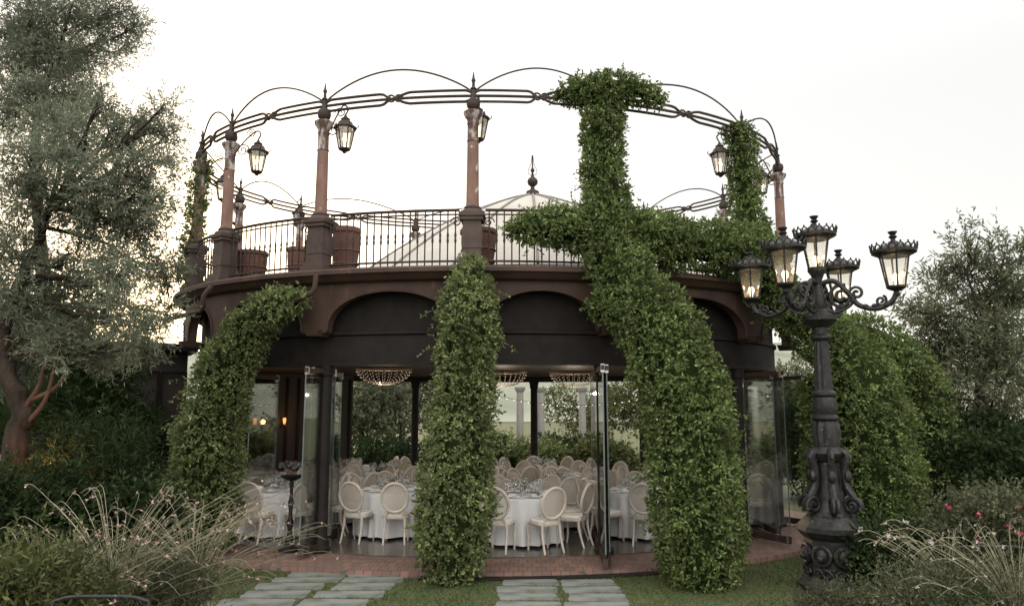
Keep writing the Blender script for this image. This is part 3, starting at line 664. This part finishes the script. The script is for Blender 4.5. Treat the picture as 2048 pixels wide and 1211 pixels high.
for ti, (tn, u, Y) in enumerate(TABLES):
    c = tc_[ti]
    r = thing('round_table', f'round dining table under the white cloth of the {tn}', 'table', tuple(c), 'round dining tables')
    m = MB(); m.lathe([(.56, .725), (.58, .73), (.58, .748), (.56, .75)], 32, c); m.build('tabletop', M['woodbar'], r)
    m = MB(); m.lathe([(.3, 0), (.28, .03), (.06, .08), (.05, .7), (.15, .725)], 14, c); m.build('pedestal', M['darksteel'], r)
    tag(inst('cloth', c, random.random()*6), f'white floor-length tablecloth on the {tn}', 'tablecloth', 'white tablecloths')
    r0 = random.uniform(-.25, .25) if ti != 2 else -.42
    for k in range(8):
        a = k*PI/4+r0; d = Vector((math.sin(a), -math.cos(a), 0)); rz = math.atan2(-d.y, -d.x)-PI/2
        pz = Vector((0, 0, .758)); p1 = c+d*.44+pz
        tag(inst('pl', p1, rz), f'white dinner plate on the {tn}', 'plate', f'plates on the {tn}')
        tag(inst('nk', p1+Vector((0, 0, .018)), rz), f'folded white napkin on a plate on the {tn}', 'napkin', f'napkins on the {tn}')
        sd = Vector((-d.y, d.x, 0)); gx = c+d*.26+pz
        tag(inst('g0', gx+sd*.06), f'tall stemmed wine glass on the {tn}', 'glass', f'tall wine glasses on the {tn}'); tag(inst('g1', gx-sd*.03+d*.02), f'shorter stemmed water glass on the {tn}', 'glass', f'water glasses on the {tn}')
        q = c+d*(.84+random.uniform(-.04, .1))
        if ((q.x-CX)/(AW-.06))**2+((q.y-CY)/(BW-.03))**2 > 1: continue
        if any((q-x).length < .42 for x in placed) or any((q-x).length < .74 for j, x in enumerate(tc_) if j != ti): continue
        placed.append(q); o = chair0 if not used0[0] else dup(chair0); used0[0] = True
        o.location = q; o.rotation_euler = (0, 0, rz+random.uniform(-.3, .3)); tag(o, f'cane chair {DIRN[k]} the {tn}', 'chair', f'cane chairs around the {tn}')
    vase(c+Vector((0, 0, .758)), tn)
print('chairs', len(placed))

# chandeliers
def chandelier(u, Y, R, label):
    c = at(u, 735, Y); c = Vector((c.x, c.y, 2.98)); r = thing('chandelier', label, 'chandelier', tuple(c), 'beaded basket chandeliers')
    m = MB(); m.tube([c+Vector((R*math.cos(2*PI*j/32), R*math.sin(2*PI*j/32), -.05)) for j in range(33)], .018, 6, False); m.tube([c, c-Vector((0, 0, .1))], .02, 6); m.build('ring', M['brass'], r)
    for k in range(26):
        s = MB(); bd = MB()
        a = 2*PI*k/26; e = Vector((math.cos(a), math.sin(a), 0)); pts = [c+e*R*math.cos(q*PI/16)+Vector((0, 0, -.05-.3*math.sin(q*PI/16))) for q in range(8)]; s.tube(pts, .004, 3)
        for p in pts: bd.add([p+Vector(v)*.009 for v in ((1, 0, 0), (-1, 0, 0), (0, 1, 0), (0, -1, 0), (0, 0, 1), (0, 0, -1))], [(0, 2, 4), (2, 1, 4), (1, 3, 4), (3, 0, 4), (2, 0, 5), (1, 2, 5), (3, 1, 5), (0, 3, 5)])
        so_ = s.build('strand', M['brass'], r); bd.build('bead_string', M['bead'], so_, smooth=False)
    lamp('chandelier_light', (c.x, c.y, 2.5), 22, (1, .82, .64), .03)
chandelier(768, 14.2, .52, 'beaded basket chandelier under the ceiling, left of the middle ivy pillar'); chandelier(1005, 15.6, .5, 'beaded basket chandelier just right of the middle ivy pillar'); chandelier(1147, 15.8, .5, 'beaded basket chandelier by the right front column')

# ---------------------------------------------------------------- beyond the pavilion
for k, (u, Y) in enumerate([(1040, 29), (1082, 29.5), (1165, 29.5)]):
    p = at(u, 830, Y); b = Vector((p.x, p.y, -.1)); r = thing('stone_column', ['pale garden column seen through the pavilion, leftmost', 'pale garden column seen through the pavilion, middle one', 'pale garden column seen through the pavilion, rightmost'][k], 'column', tuple(b), 'pale columns in the rear garden')
    m = MB(); m.lathe([(.15, .3), (.13, 2.9)], 14, b); m.build('shaft', M['plaster'], r)
    m = MB(); m.lathe([(.25, 0), (.25, .2), (.19, .3)], 14, b); m.build('base', M['plaster'], r)
    m = MB(); m.lathe([(.13, 2.9), (.21, 3.02), (.21, 3.1)], 14, b); m.build('capital', M['plaster'], r)
for k, (u, v, Y) in enumerate([(1058, 868, 24), (950, 870, 23.5), (1200, 872, 24), (1330, 870, 24), (780, 872, 23), (1440, 870, 23), (1000, 872, 26), (1130, 872, 26)]):
    p = at(u, v, Y); shrub('garden_bush', 'rounded green bush in the rear garden, '+['left of the pale columns', 'behind the middle ivy pillar', 'right of the pale columns', 'behind the big ivy pillar', 'behind the back left table', 'seen past the right glass doors', 'farther back by the ivy pillar edge', 'farther back between the pale columns'][k], (p.x, p.y, .6), (1.1, .8, .75), 900, 6, .12, .06, [M['ivyl'], M['darkleaf'], M['bushleaf']][k % 3], 'bushes in the rear garden')
for k, (u, Y, h, w) in enumerate([(800, 27, 4.2, 2.2), (900, 30, 4.6, 2.4), (1290, 32, 3.6, 2.4), (1420, 27, 4.2, 2.0), (600, 27, 4.5, 2.6), (1160, 44, 3.4, 2.6), (1540, 27, 4.2, 2.2), (720, 29, 4.4, 2.4)]):
    p = at(u, 800, Y); b = Vector((p.x, p.y, -.1)); c = Vector((p.x, p.y, h*.62))
    lobes = [(c+Vector((random.uniform(-.6, .6)*w, random.uniform(-.4, .4)*w, random.uniform(-.3, .3)*h)), (w*.5, w*.5, h*.25)) for _ in range(6)]
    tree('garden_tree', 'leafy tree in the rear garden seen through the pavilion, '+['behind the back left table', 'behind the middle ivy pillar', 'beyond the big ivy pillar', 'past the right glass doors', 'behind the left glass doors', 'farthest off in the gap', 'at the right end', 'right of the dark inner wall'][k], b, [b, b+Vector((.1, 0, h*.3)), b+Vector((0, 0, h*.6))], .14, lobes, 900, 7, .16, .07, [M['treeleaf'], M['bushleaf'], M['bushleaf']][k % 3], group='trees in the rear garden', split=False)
p = at(1600, 880, 19.5); shrub('hedge', 'tall dark hedge behind the right end of the pavilion, past the lamp post', (p.x, p.y, 1.4), (1.5, .9, 1.6), 2200, 7, .12, .05, M['darkleaf'], 'dark hedges', tl=.22)
sl = MB(); a, b_ = at(985, 790, 24), at(1330, 785, 24)
pts = arc(a, b_, -.35, 24); sl.tube(pts, .006, 4); root = thing('string_lights', 'string of small bulbs strung across the rear garden', 'string lights', tuple(a)); sl.build('cable', M['darksteel'], root)
for p in pts[1:-1:1]:
    q = MB(); q.ball(p-Vector((0, 0, .03)), .017, 6, 4); q.build('bulb', M['spark'], root)

# ---------------------------------------------------------------- climbing plants
yc = [E(t, AC, BC).y for t in TF]
ivy('climbing_jasmine', 'pale leafy climber arching from the fascia down the left front of the pavilion', [[(614, 590, 14, 11.4), (585, 598, 30, 11.4), (530, 622, 42, 11.6), (478, 690, 52, 11.9), (438, 780, 60, 12), (420, 880, 68, 12), (405, 980, 74, 12), (400, 1060, 70, 12), (400, 1100, 50, 12)]], M['ivyl'], 260)
ivy('climbing_jasmine', 'leafy pillar climber at the middle of the pavilion front', [[(942, 512, 20, 11.0), (941, 545, 36, 10.95), (938, 590, 54, 10.85), (938, 640, 62, 10.75), (932, 720, 60, 10.7), (926, 800, 62, 10.65), (918, 900, 70, 10.6), (910, 1000, 76, 10.5), (905, 1080, 70, 10.45), (903, 1135, 54, 10.4), (905, 1172, 34, 10.35)]], M['ivyl'], 280)
ivy('climbing_jasmine', 'tallest thick leafy climber rising right of middle up to the roof ring', [
    [(1208, 172, 34, 11.5), (1205, 230, 46, 11.5), (1206, 320, 44, 11.45), (1212, 400, 50, 11.35), (1222, 480, 58, 11.2), (1245, 555, 66, 11.0), (1302, 635, 80, 10.7), (1350, 730, 88, 10.5), (1376, 840, 90, 10.4), (1388, 950, 91, 10.35), (1396, 1050, 90, 10.3), (1402, 1130, 78, 10.2), (1400, 1178, 48, 10.15)],
    [(1112, 198, 14, 11.5), (1150, 182, 30, 11.5), (1210, 180, 38, 11.5), (1275, 180, 32, 11.55), (1330, 205, 14, 11.6)],
    [(1010, 460, 14, 11.35), (1060, 452, 38, 11.35), (1120, 455, 46, 11.35), (1190, 462, 52, 11.35), (1290, 470, 56, 11.4), (1370, 490, 56, 11.6)],
    [(1190, 590, 28, 11.0), (1210, 610, 38, 10.95), (1260, 620, 44, 10.9)]], M['ivy'], 290)
ivy('climbing_jasmine', 'leafy climber from the right terrace column into a wide mound behind the lamp', [
    [(1474, 248, 30, yc[5]), (1482, 300, 34, yc[5]), (1490, 390, 32, yc[5]), (1497, 470, 44, yc[5]-.1), (1530, 560, 52, yc[5]-.4), (1590, 630, 50, yc[5]-.6), (1665, 690, 56, 11.9), (1715, 755, 76, 11.6), (1738, 850, 84, 11.5), (1750, 950, 88, 11.4), (1752, 1030, 86, 11.3), (1750, 1085, 66, 11.2)],
    [(1360, 485, 40, 11.8), (1420, 492, 56, 11.9), (1480, 500, 60, 12.1), (1540, 520, 44, 12.6)],
    [(1640, 672, 50, 12.6), (1710, 682, 58, 12.7), (1780, 715, 62, 12.8), (1832, 790, 60, 12.8), (1858, 900, 62, 12.8), (1866, 1010, 62, 12.7), (1866, 1080, 54, 12.6)],
    [(1640, 760, 44, 12.2), (1660, 840, 56, 12.0), (1670, 940, 60, 11.9), (1680, 1040, 56, 11.8)]], M['ivy'], 250)
ivy('climbing_jasmine', 'thin leafy climber on the far left terrace column', [[(410, 318, 14, yc[0]), (400, 360, 20, yc[0]), (392, 430, 21, yc[0]), (380, 500, 22, yc[0]), (368, 560, 18, yc[0])]], M['ivyl'], 240, core=.4)

# ---------------------------------------------------------------- trees
def lob(L, Y, jit=.6, sz=.85): return [(at(u, v, Y+random.uniform(-jit, jit)), (r*Y/F, r*Y/F*1.0, r*Y/F*sz)) for u, v, r in L]
b = Vector((at(20, 900, 9.4).x, 9.4, -.1))
ol = tree('olive_tree', 'large grey-green olive tree with gnarled trunk at the left edge', b, [b, at(35, 880, 9.4), at(48, 830, 9.4), at(22, 760, 9.4), at(4, 690, 9.45), at(28, 600, 9.5), at(60, 520, 9.6), at(100, 420, 9.6)], .13,
     lob([(60, 330, 66), (150, 300, 70), (235, 255, 62), (300, 250, 44), (330, 215, 28), (110, 240, 58), (235, 370, 68), (300, 330, 48), (90, 430, 70), (180, 440, 64), (275, 460, 64), (30, 520, 66), (130, 540, 64), (225, 560, 64), (315, 540, 44), (60, 610, 56), (180, 640, 56), (270, 640, 58), (335, 630, 30), (120, 690, 46), (210, 705, 44), (40, 690, 48), (20, 740, 34), (280, 700, 30), (320, 400, 34), (200, 200, 34), (345, 270, 20)], 9.6), 5800, 12, .08, .015, M['olive'], .15, .27, lr=.2)
for pp in ([(48, 850), (90, 800), (112, 720), (135, 630)], [(45, 820), (78, 770), (100, 700), (175, 650)], [(60, 800), (110, 775), (140, 735)]):
    m = MB(); sp = smoothpath([at(u, v, 9.35-.03*i) for i, (u, v) in enumerate(pp)], 5); m.tube(sp, [.032-.026*i/len(sp) for i in range(len(sp))], 7); m.build('branch', M['redbark'], ol)
b = Vector((at(60, 900, 13).x, 13, -.1))
tree('olive_tree', 'taller olive tree behind, reaching the top left corner', b, [b, b+Vector((.2, 0, 3)), at(70, 300, 13), at(110, 120, 13)], .13,
     lob([(50, 40, 62), (140, 30, 58), (220, 30, 44), (270, 60, 28), (110, 110, 62), (200, 110, 48), (30, 130, 66), (10, 230, 56), (150, 190, 52), (60, 210, 48), (255, 100, 22)], 13), 2900, 12, .095, .019, M['olive'], 0, .34, lr=.2)
b = Vector((at(1975, 950, 13).x, 13, -.1))
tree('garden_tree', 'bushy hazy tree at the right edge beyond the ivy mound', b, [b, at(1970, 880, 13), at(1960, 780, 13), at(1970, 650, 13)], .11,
     lob([(1935, 520, 44), (2010, 520, 54), (1890, 570, 44), (1960, 590, 58), (2035, 600, 58), (1850, 640, 42), (1920, 660, 58), (2000, 680, 62), (1880, 720, 50), (1960, 750, 58), (2040, 760, 58), (1900, 800, 48), (1985, 830, 58), (2040, 870, 50), (1930, 470, 22), (1820, 620, 22), (1920, 880, 50)], 13.3), 2900, 11, .10, .028, M['treeleaf'], 0, .34, lr=.2)
for nm, lab, u, v, Y, r, mm_, nn in [('hedge', 'low dark hedge in front of the lattice side wing', 250, 900, 13.6, (1.3, .6, .9), 'darkleaf', 1600), ('hedge', 'dark hedge behind the gnarled olive trunk at the left edge', 70, 760, 13.2, (2.0, 1.0, 2.1), 'darkleaf', 2600),
                             ('hedge', 'dark hedge mass at the right edge under the hazy tree', 1985, 950, 12.6, (1.5, .9, 1.1), 'darkleaf', 1900)]:
    p = at(u, v, Y); shrub(nm, lab, p, r, nn, 7, .12, .05, M[mm_], 'dark hedges', tl=.22)
# ---------------------------------------------------------------- shrubs and flowers
def sh(name, lab, u, v, Y, ru, rv, n, k, L, W, m, **kw):
    p = at(u, v, Y); return shrub(name, lab, p, (ru*Y/F, max(.3, ru*Y/F*.6), rv*Y/F), n, k, L, W, M[m], **kw)
sh('dark_shrub', 'dark feathery evergreen shrub left of the left climber', 200, 930, 9.6, 110, 85, 1500, 9, .09, .015, 'darkleaf', tl=.3)
sh('dark_shrub', 'dark low shrub at the left edge under the olive trunk', 50, 1000, 8.6, 110, 80, 1300, 8, .08, .03, 'darkleaf')
sh('dark_shrub', 'dark shrub at the foot of the left climber', 265, 1050, 9.2, 85, 70, 1200, 8, .08, .03, 'darkleaf', tl=.28)
sh('leafy_shrub', 'yellow-green shrub filling the bottom left corner', 50, 1205, 6.2, 140, 105, 1200, 8, .075, .022, 'bushleaf', tl=.34, up=1.0)
sh('leafy_shrub', 'grey-green shrub along the bottom edge left of the slabs', 280, 1215, 7.4, 130, 66, 1100, 8, .07, .014, 'greyleaf', tl=.38, up=1.4)
sh('rose_bush', 'rose bush with white blooms right of the lamp post', 1790, 1120, 9.6, 80, 70, 1000, 7, .06, .035, 'darkleaf', tl=.3)
sh('rose_bush', 'rose bush with pink blooms at the right edge', 1990, 1070, 9.4, 110, 80, 1200, 7, .06, .035, 'greyleaf', tl=.3)
sh('leafy_shrub', 'grey-green shrub in the bottom right corner', 1930, 1220, 7.2, 180, 70, 1600, 8, .05, .014, 'greyleaf', tl=.34, up=.8)
sh('leafy_shrub', 'low dark shrub at the foot of the lamp post', 1710, 1228, 8.2, 110, 34, 1000, 8, .05, .015, 'greyleaf', tl=.2, up=.8)
for o in list(COL.objects):
    if o.name.startswith('rose_bush'):
        w = 'white' in o['label']; c = Vector(o.location); pts = [(c.x+random.gauss(0, .32), c.y-.3+random.gauss(0, .15), c.z+random.uniform(.35, 1.0)) for _ in range(12)]
        flowers(o, pts, .042, M['whiteflower'] if w else M['magenta'], 8)
def gaura(u, Y, nst, hgt, spread, lean, label, fm, nf=(0, 2)):
    p = at(u, 1150, Y); b = Vector((p.x, p.y, -.1)); r = thing('gaura_plant', label, 'flowering plant', tuple(b), 'wispy flowering plants'); st = MB(); fp = []; lp = []
    for q in range(nst):
        a = random.uniform(0, 2*PI); rr = random.uniform(.2, 1)*spread; h = hgt*random.uniform(.5, 1.08)
        e = b+Vector((math.cos(a)*rr+lean*h, math.sin(a)*rr*.6, h)); mid = b+Vector((math.cos(a)*rr*.25, math.sin(a)*rr*.2, h*.62))
        pts = smoothpath([b+Vector((random.gauss(0, .1), random.gauss(0, .1), 0)), mid, e, e+Vector((math.cos(a)*.2+lean*.3, 0, random.uniform(-.12, .04)))], 5); st.tube(pts, [.0042-.0028*i/len(pts) for i in range(len(pts))], 3, False)
        for k in range(random.randint(*nf)): fp.append(tuple(pts[random.randint(len(pts)*2//3, len(pts)-1)]+Vector([random.gauss(0, .012) for _ in range(3)])))
        for k in range(9): lp.append(tuple(pts[random.randint(1, len(pts)*3//4)]))
    st.build('stem', M['greystem'], r); flowers(r, fp, .022, fm, 4); q = np.array(lp); leaf_obj('foliage', q, rng.normal(size=q.shape)+[0, 0, .5], .07, .009, M['greyleaf'], r)
gaura(250, 7.2, 95, 1.45, 1.15, .22, 'wispy plant with pink blossoms in front of the left shrubs', M['pinkflower'])
gaura(400, 8.4, 100, 1.2, 1.15, .22, 'wispy plant with pink blossoms nearest the left slabs', M['pinkflower'])
gaura(110, 6.6, 65, 1.25, .8, .18, 'wispy plant with pink blossoms at the bottom left', M['pinkflower'])
gaura(1900, 7.8, 75, 1.0, .75, -.1, 'wispy dry plant before the rose bushes at the right', M['pinkflower'], (0, 1))
gaura(2020, 7.0, 55, 1.2, .8, -.1, 'wispy dry plant at the bottom right corner', M['whiteflower'], (0, 1))
# hoop edging
def hoop(u0, u1, v, Y, label):
    a, b2 = at(u0, v, Y), at(u1, v, Y); a.z = b2.z = -.1; r = thing('hoop_fence', label, 'hoop fence', tuple((a+b2)/2), 'low iron hoop edging'); z = at(u0, v, Y).z
    m = MB(); m.tube(smoothpath([a, Vector((a.x, a.y, z-.15)), Vector((a.x, a.y, z-.02))+(b2-a)*.08, Vector((a.x, a.y, z))+(b2-a)*.5, Vector((b2.x, b2.y, z-.02))-(b2-a)*.08, Vector((b2.x, b2.y, z-.15)), b2], 6), .014, 7); m.build('hoop', M['lampiron'], r)
    m = MB(); m.tube([Vector((a.x, a.y, z-.3)), Vector((b2.x, b2.y, z-.3))], .01, 6); m.build('crossbar', M['lampiron'], r)
hoop(105, 300, 1192, 5.6, 'low black iron hoop at the bottom left edge'); hoop(1892, 2060, 1092, 7.6, 'low black iron hoop fence at the right edge before the roses')

# ---------------------------------------------------------------- lamp post
LX = 4.13; LB = Vector((LX, 10.0, -.1)); L0 = Vector((LX, 10.0, 0))
lp_ = thing('street_lamp', 'ornate black cast iron lamp post with five lit lanterns at the right', 'street lamp', tuple(LB))
m = MB(); m.lathe([(.46, -.1), (.46, -.03), (.42, 0), (.38, .06), (.34, .1), (.34, .54), (.38, .58), (.43, .64), (.43, .7), (.39, .73), (.33, .8), (.28, .84)], 8, L0, ph=PI/8); m.build('base', M['lampiron'], lp_, ang=25)
m = MB(); m.lathe([(.28, .84), (.21, .9), (.16, 1.05), (.145, 1.3), (.135, 1.5), (.19, 1.55), (.21, 1.62), (.165, 1.7)], 20, L0)
m.lathe([(.15, 1.68), (.17, 1.9), (.155, 2.0), (.13, 2.04)], 40, L0, .07, 10); m.lathe([(.13, 2.03), (.17, 2.06), (.17, 2.09), (.13, 2.12), (.165, 2.22), (.13, 2.34), (.16, 2.37), (.16, 2.4), (.11, 2.44)], 24, L0)
m.lathe([(.11, 2.42), (.085, 3.1)], 40, L0, .08, 10); m.lathe([(.09, 3.08), (.13, 3.12), (.13, 3.15), (.095, 3.18), (.1, 3.26), (.15, 3.3), (.22, 3.36), (.22, 3.42), (.13, 3.46), (.075, 3.52), (.1, 3.62), (.07, 3.74), (.055, 3.9), (.085, 3.98), (.12, 4.03), (.12, 4.06)], 20, L0); m.build('post', M['lampiron'], lp_)
for k in range(6):
    a = k*PI/3+.3; e = Vector((math.cos(a), math.sin(a), 0)); z = Vector((0, 0, 1)); s = Vector((-e.y, e.x, 0))
    m = MB(); m.tube(smoothpath([L0+e*.14+z*1.66, L0+e*.24+z*1.6, L0+e*.2+z*1.4, L0+e*.21+z*1.22, L0+e*.31+z*1.05, L0+e*.33+z*.92]), [.045]*26, 7)
    for sg in (-1, 1): m.tube([p+s*.028*sg for p in spiral(L0+e*.28+z*.97, e, z, .115, 1.6, 22, .8, -.6)], .027, 6)
    m.tube(spiral(L0+e*.22+z*1.56, e, z, .07, 1.4, 16, .8), .025, 6)
    m.ball(L0+e*.24+z*1.33, .055, 8, 6, 1.5); m.build('volute', M['lampiron'], lp_)
for k in range(8):
    a = k*PI/4; e = Vector((math.cos(a), math.sin(a), 0)); s = Vector((-e.y, e.x, 0)); z = Vector((0, 0, 1)); c = L0+e*.325+z*.36
    m = MB(); m.ball(c, .085, 10, 8, 1.15); m.ball(c+e*.06-z*.03, .045, 8, 6); m.tube([c+e*.02+(s*math.cos(q*PI/7)+z*math.sin(q*PI/7))*.11 for q in range(15)], .03, 6)
    for sg in (-1, 1): m.tube(spiral(L0+e*.34+s*sg*.05+z*.14, s*sg, z, .06, 1.3, 14), .018, 5)
    m.build('lion_mask', M['lampiron'], lp_)
def lamp_head(c):                                   # c = underside centre
    r = MB(); r.lathe([(.02, -.12), (.045, -.09), (.03, -.05), (.1, -.02), (.12, 0), (.12, .02), (.03, .03)], 12, c)
    for k in range(6):
        a = k*PI/3+.2; e = Vector((math.cos(a), math.sin(a), 0)); r.tube([c+e*.115+Vector((0, 0, .02)), c+e*.185+Vector((0, 0, .42))], .012, 5)
    r.lathe([(.18, .405), (.2, .41), (.2, .43), (.18, .435)], 18, c)
    f = r.build('lantern', M['lampiron'], lp_)
    m = MB(); m.lathe([(.105, .025), (.178, .42)], 6, c, ph=.2); m.build('glass', M['lampglass'], f)
    m = MB(); m.lathe([(.2, .43), (.24, .445), (.25, .47), (.22, .49), (.19, .53), (.13, .56), (.07, .575), (.06, .6), (.03, .615), (.028, .64), (.055, .665), (.03, .69), (.045, .71), (.06, .735), (.01, .74)], 18, c)
    for k in range(18):
        a = 2*PI*k/18; e = Vector((math.cos(a), math.sin(a), 0)); s = Vector((-e.y, e.x, 0)); q = c+e*.265+Vector((0, 0, .48))
        m.tube([q-s*.044, q-s*.032+e*.006+Vector((0, 0, .045)), q+e*.016+Vector((0, 0, .065)), q+s*.032+e*.006+Vector((0, 0, .045)), q+s*.044], .011, 5)
        m.ball(q+e*.016+Vector((0, 0, .08)), .014, 6, 4)
    m.lathe([(.245, .435), (.272, .45), (.272, .485), (.25, .49)], 20, c); m.build('crown_cap', M['lampiron'], f)
    m = MB(); m.lathe([(.018, .03), (.018, .09)], 6, c); m.ball(c+Vector((0, 0, .13)), .045, 8, 6, 1.3); m.build('bulb', M['bulb'], f)
    lamp('lantern_light', c+Vector((0, 0, .24)), 1.5, (1, .70, .42), .04)
lamp_head(L0+Vector((0, 0, 4.06)))
for dg in (138, 224, 332, 49):
    a = math.radians(dg); AR = .94; e = Vector((math.cos(a), math.sin(a), 0))*AR; z = Vector((0, 0, 1)); s = Vector((-e.y, e.x, 0))
    m = MB(); m.tube(smoothpath([L0+e*.05+z*3.86, L0+e*.22+z*3.88, L0+e*.4+z*3.7, L0+e*.52+z*3.54, L0+e*.74+z*3.48, L0+e*.93+z*3.56, L0+e*1.0+z*3.68]), [.034]*30+[.03], 8)
    m.tube(spiral(L0+e*.3+z*3.66, e, z, .17, 1.8, 30, .85, 1.2), .024, 7); m.tube(spiral(L0+e*.5+z*3.7, -e, z, .1, 1.5, 20, .85, -.5), .02, 6); m.tube(spiral(L0+e*.8+z*3.58, -e, z, .075, 1.5, 18, .8, 2), .018, 6)
    m.tube(smoothpath([L0+e*.08+z*3.5, L0+e*.22+z*3.46, L0+e*.38+z*3.52, L0+e*.46+z*3.6]), .022, 7)
    for q in (.45, .6, .72, .86): m.ball(L0+e*q+z*(3.52 if q > .5 else 3.6), .045, 8, 5, .7)
    m.build('arm', M['lampiron'], lp_); lamp_head(L0+e*1.0+z*3.74)

# garden spotlight at the olive trunk
b = Vector((at(88, 900, 9.0).x, 9.0, -.1)); g = thing('garden_spotlight', 'small lit orange garden spotlight among the dark shrubs under the olive tree', 'spotlight', tuple(b))
m = MB(); m.tube([b, b+Vector((0, 0, 1.35))], .02, 6); m.build('stake', M['darksteel'], g); m = MB(); m.lathe([(.03, 1.32), (.07, 1.38), (.08, 1.5), (.07, 1.5)], 12, b); m.build('housing', M['darksteel'], g)
m = MB(); m.ball(b+Vector((0, 0, 1.5)), .04, 8, 6); m.build('bulb', M['bulb'], g)
lamp('spot_light', b+Vector((0, 0, 1.62)), 20, (1, .36, .12), .06)

# ---------------------------------------------------------------- light: hazy bright evening sky, brighter overhead and behind the viewer
EL, AZ = math.radians(11), math.radians(-24)
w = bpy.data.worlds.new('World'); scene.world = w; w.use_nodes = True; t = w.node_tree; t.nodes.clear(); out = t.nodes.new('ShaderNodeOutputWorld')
sk = t.nodes.new('ShaderNodeTexSky'); sk.sky_type = 'NISHITA'; sk.sun_disc = False; sk.sun_elevation = EL; sk.sun_rotation = AZ; sk.dust_density = 2; sk.air_density = 1
b1 = t.nodes.new('ShaderNodeBackground'); b1.inputs[1].default_value = .05; t.links.new(sk.outputs[0], b1.inputs[0])
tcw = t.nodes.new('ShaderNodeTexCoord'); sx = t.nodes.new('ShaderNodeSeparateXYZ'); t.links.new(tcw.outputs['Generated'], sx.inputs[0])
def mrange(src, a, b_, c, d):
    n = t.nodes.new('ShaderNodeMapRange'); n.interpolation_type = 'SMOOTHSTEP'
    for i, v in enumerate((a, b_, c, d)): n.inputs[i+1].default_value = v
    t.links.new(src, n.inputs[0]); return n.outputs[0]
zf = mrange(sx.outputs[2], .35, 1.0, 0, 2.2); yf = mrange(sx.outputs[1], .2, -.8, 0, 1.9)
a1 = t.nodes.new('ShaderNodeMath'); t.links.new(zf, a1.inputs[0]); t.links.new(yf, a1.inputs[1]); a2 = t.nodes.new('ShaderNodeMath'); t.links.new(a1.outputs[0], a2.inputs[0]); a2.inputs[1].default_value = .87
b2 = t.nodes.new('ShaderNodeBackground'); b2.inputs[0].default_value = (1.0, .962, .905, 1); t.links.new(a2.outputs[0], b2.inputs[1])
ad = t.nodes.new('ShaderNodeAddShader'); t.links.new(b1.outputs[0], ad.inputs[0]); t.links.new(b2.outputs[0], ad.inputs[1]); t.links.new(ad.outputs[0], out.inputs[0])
sd = Vector((math.sin(AZ)*math.cos(EL), math.cos(AZ)*math.cos(EL), math.sin(EL)))
s = bpy.data.lights.new('sun', 'SUN'); s.energy = 2.4; s.angle = math.radians(.6); s.color = (1, .76, .50); so = bpy.data.objects.new('sun', s); COL.objects.link(so); so.rotation_euler = sd.to_track_quat('Z', 'Y').to_euler(); so.location = (-10, 30, 12)

cam = bpy.data.cameras.new('camera'); co = bpy.data.objects.new('camera', cam); COL.objects.link(co); co.location = CAM; co.rotation_euler = (PI/2+P, 0, 0)
cam.sensor_fit = 'HORIZONTAL'; cam.sensor_width = 36; cam.lens = F/2048*36; cam.clip_end = 3000; cam.clip_start = .1
scene.camera = co
scene.view_settings.view_transform = 'Standard'; scene.view_settings.look = 'None'; scene.view_settings.exposure = 0
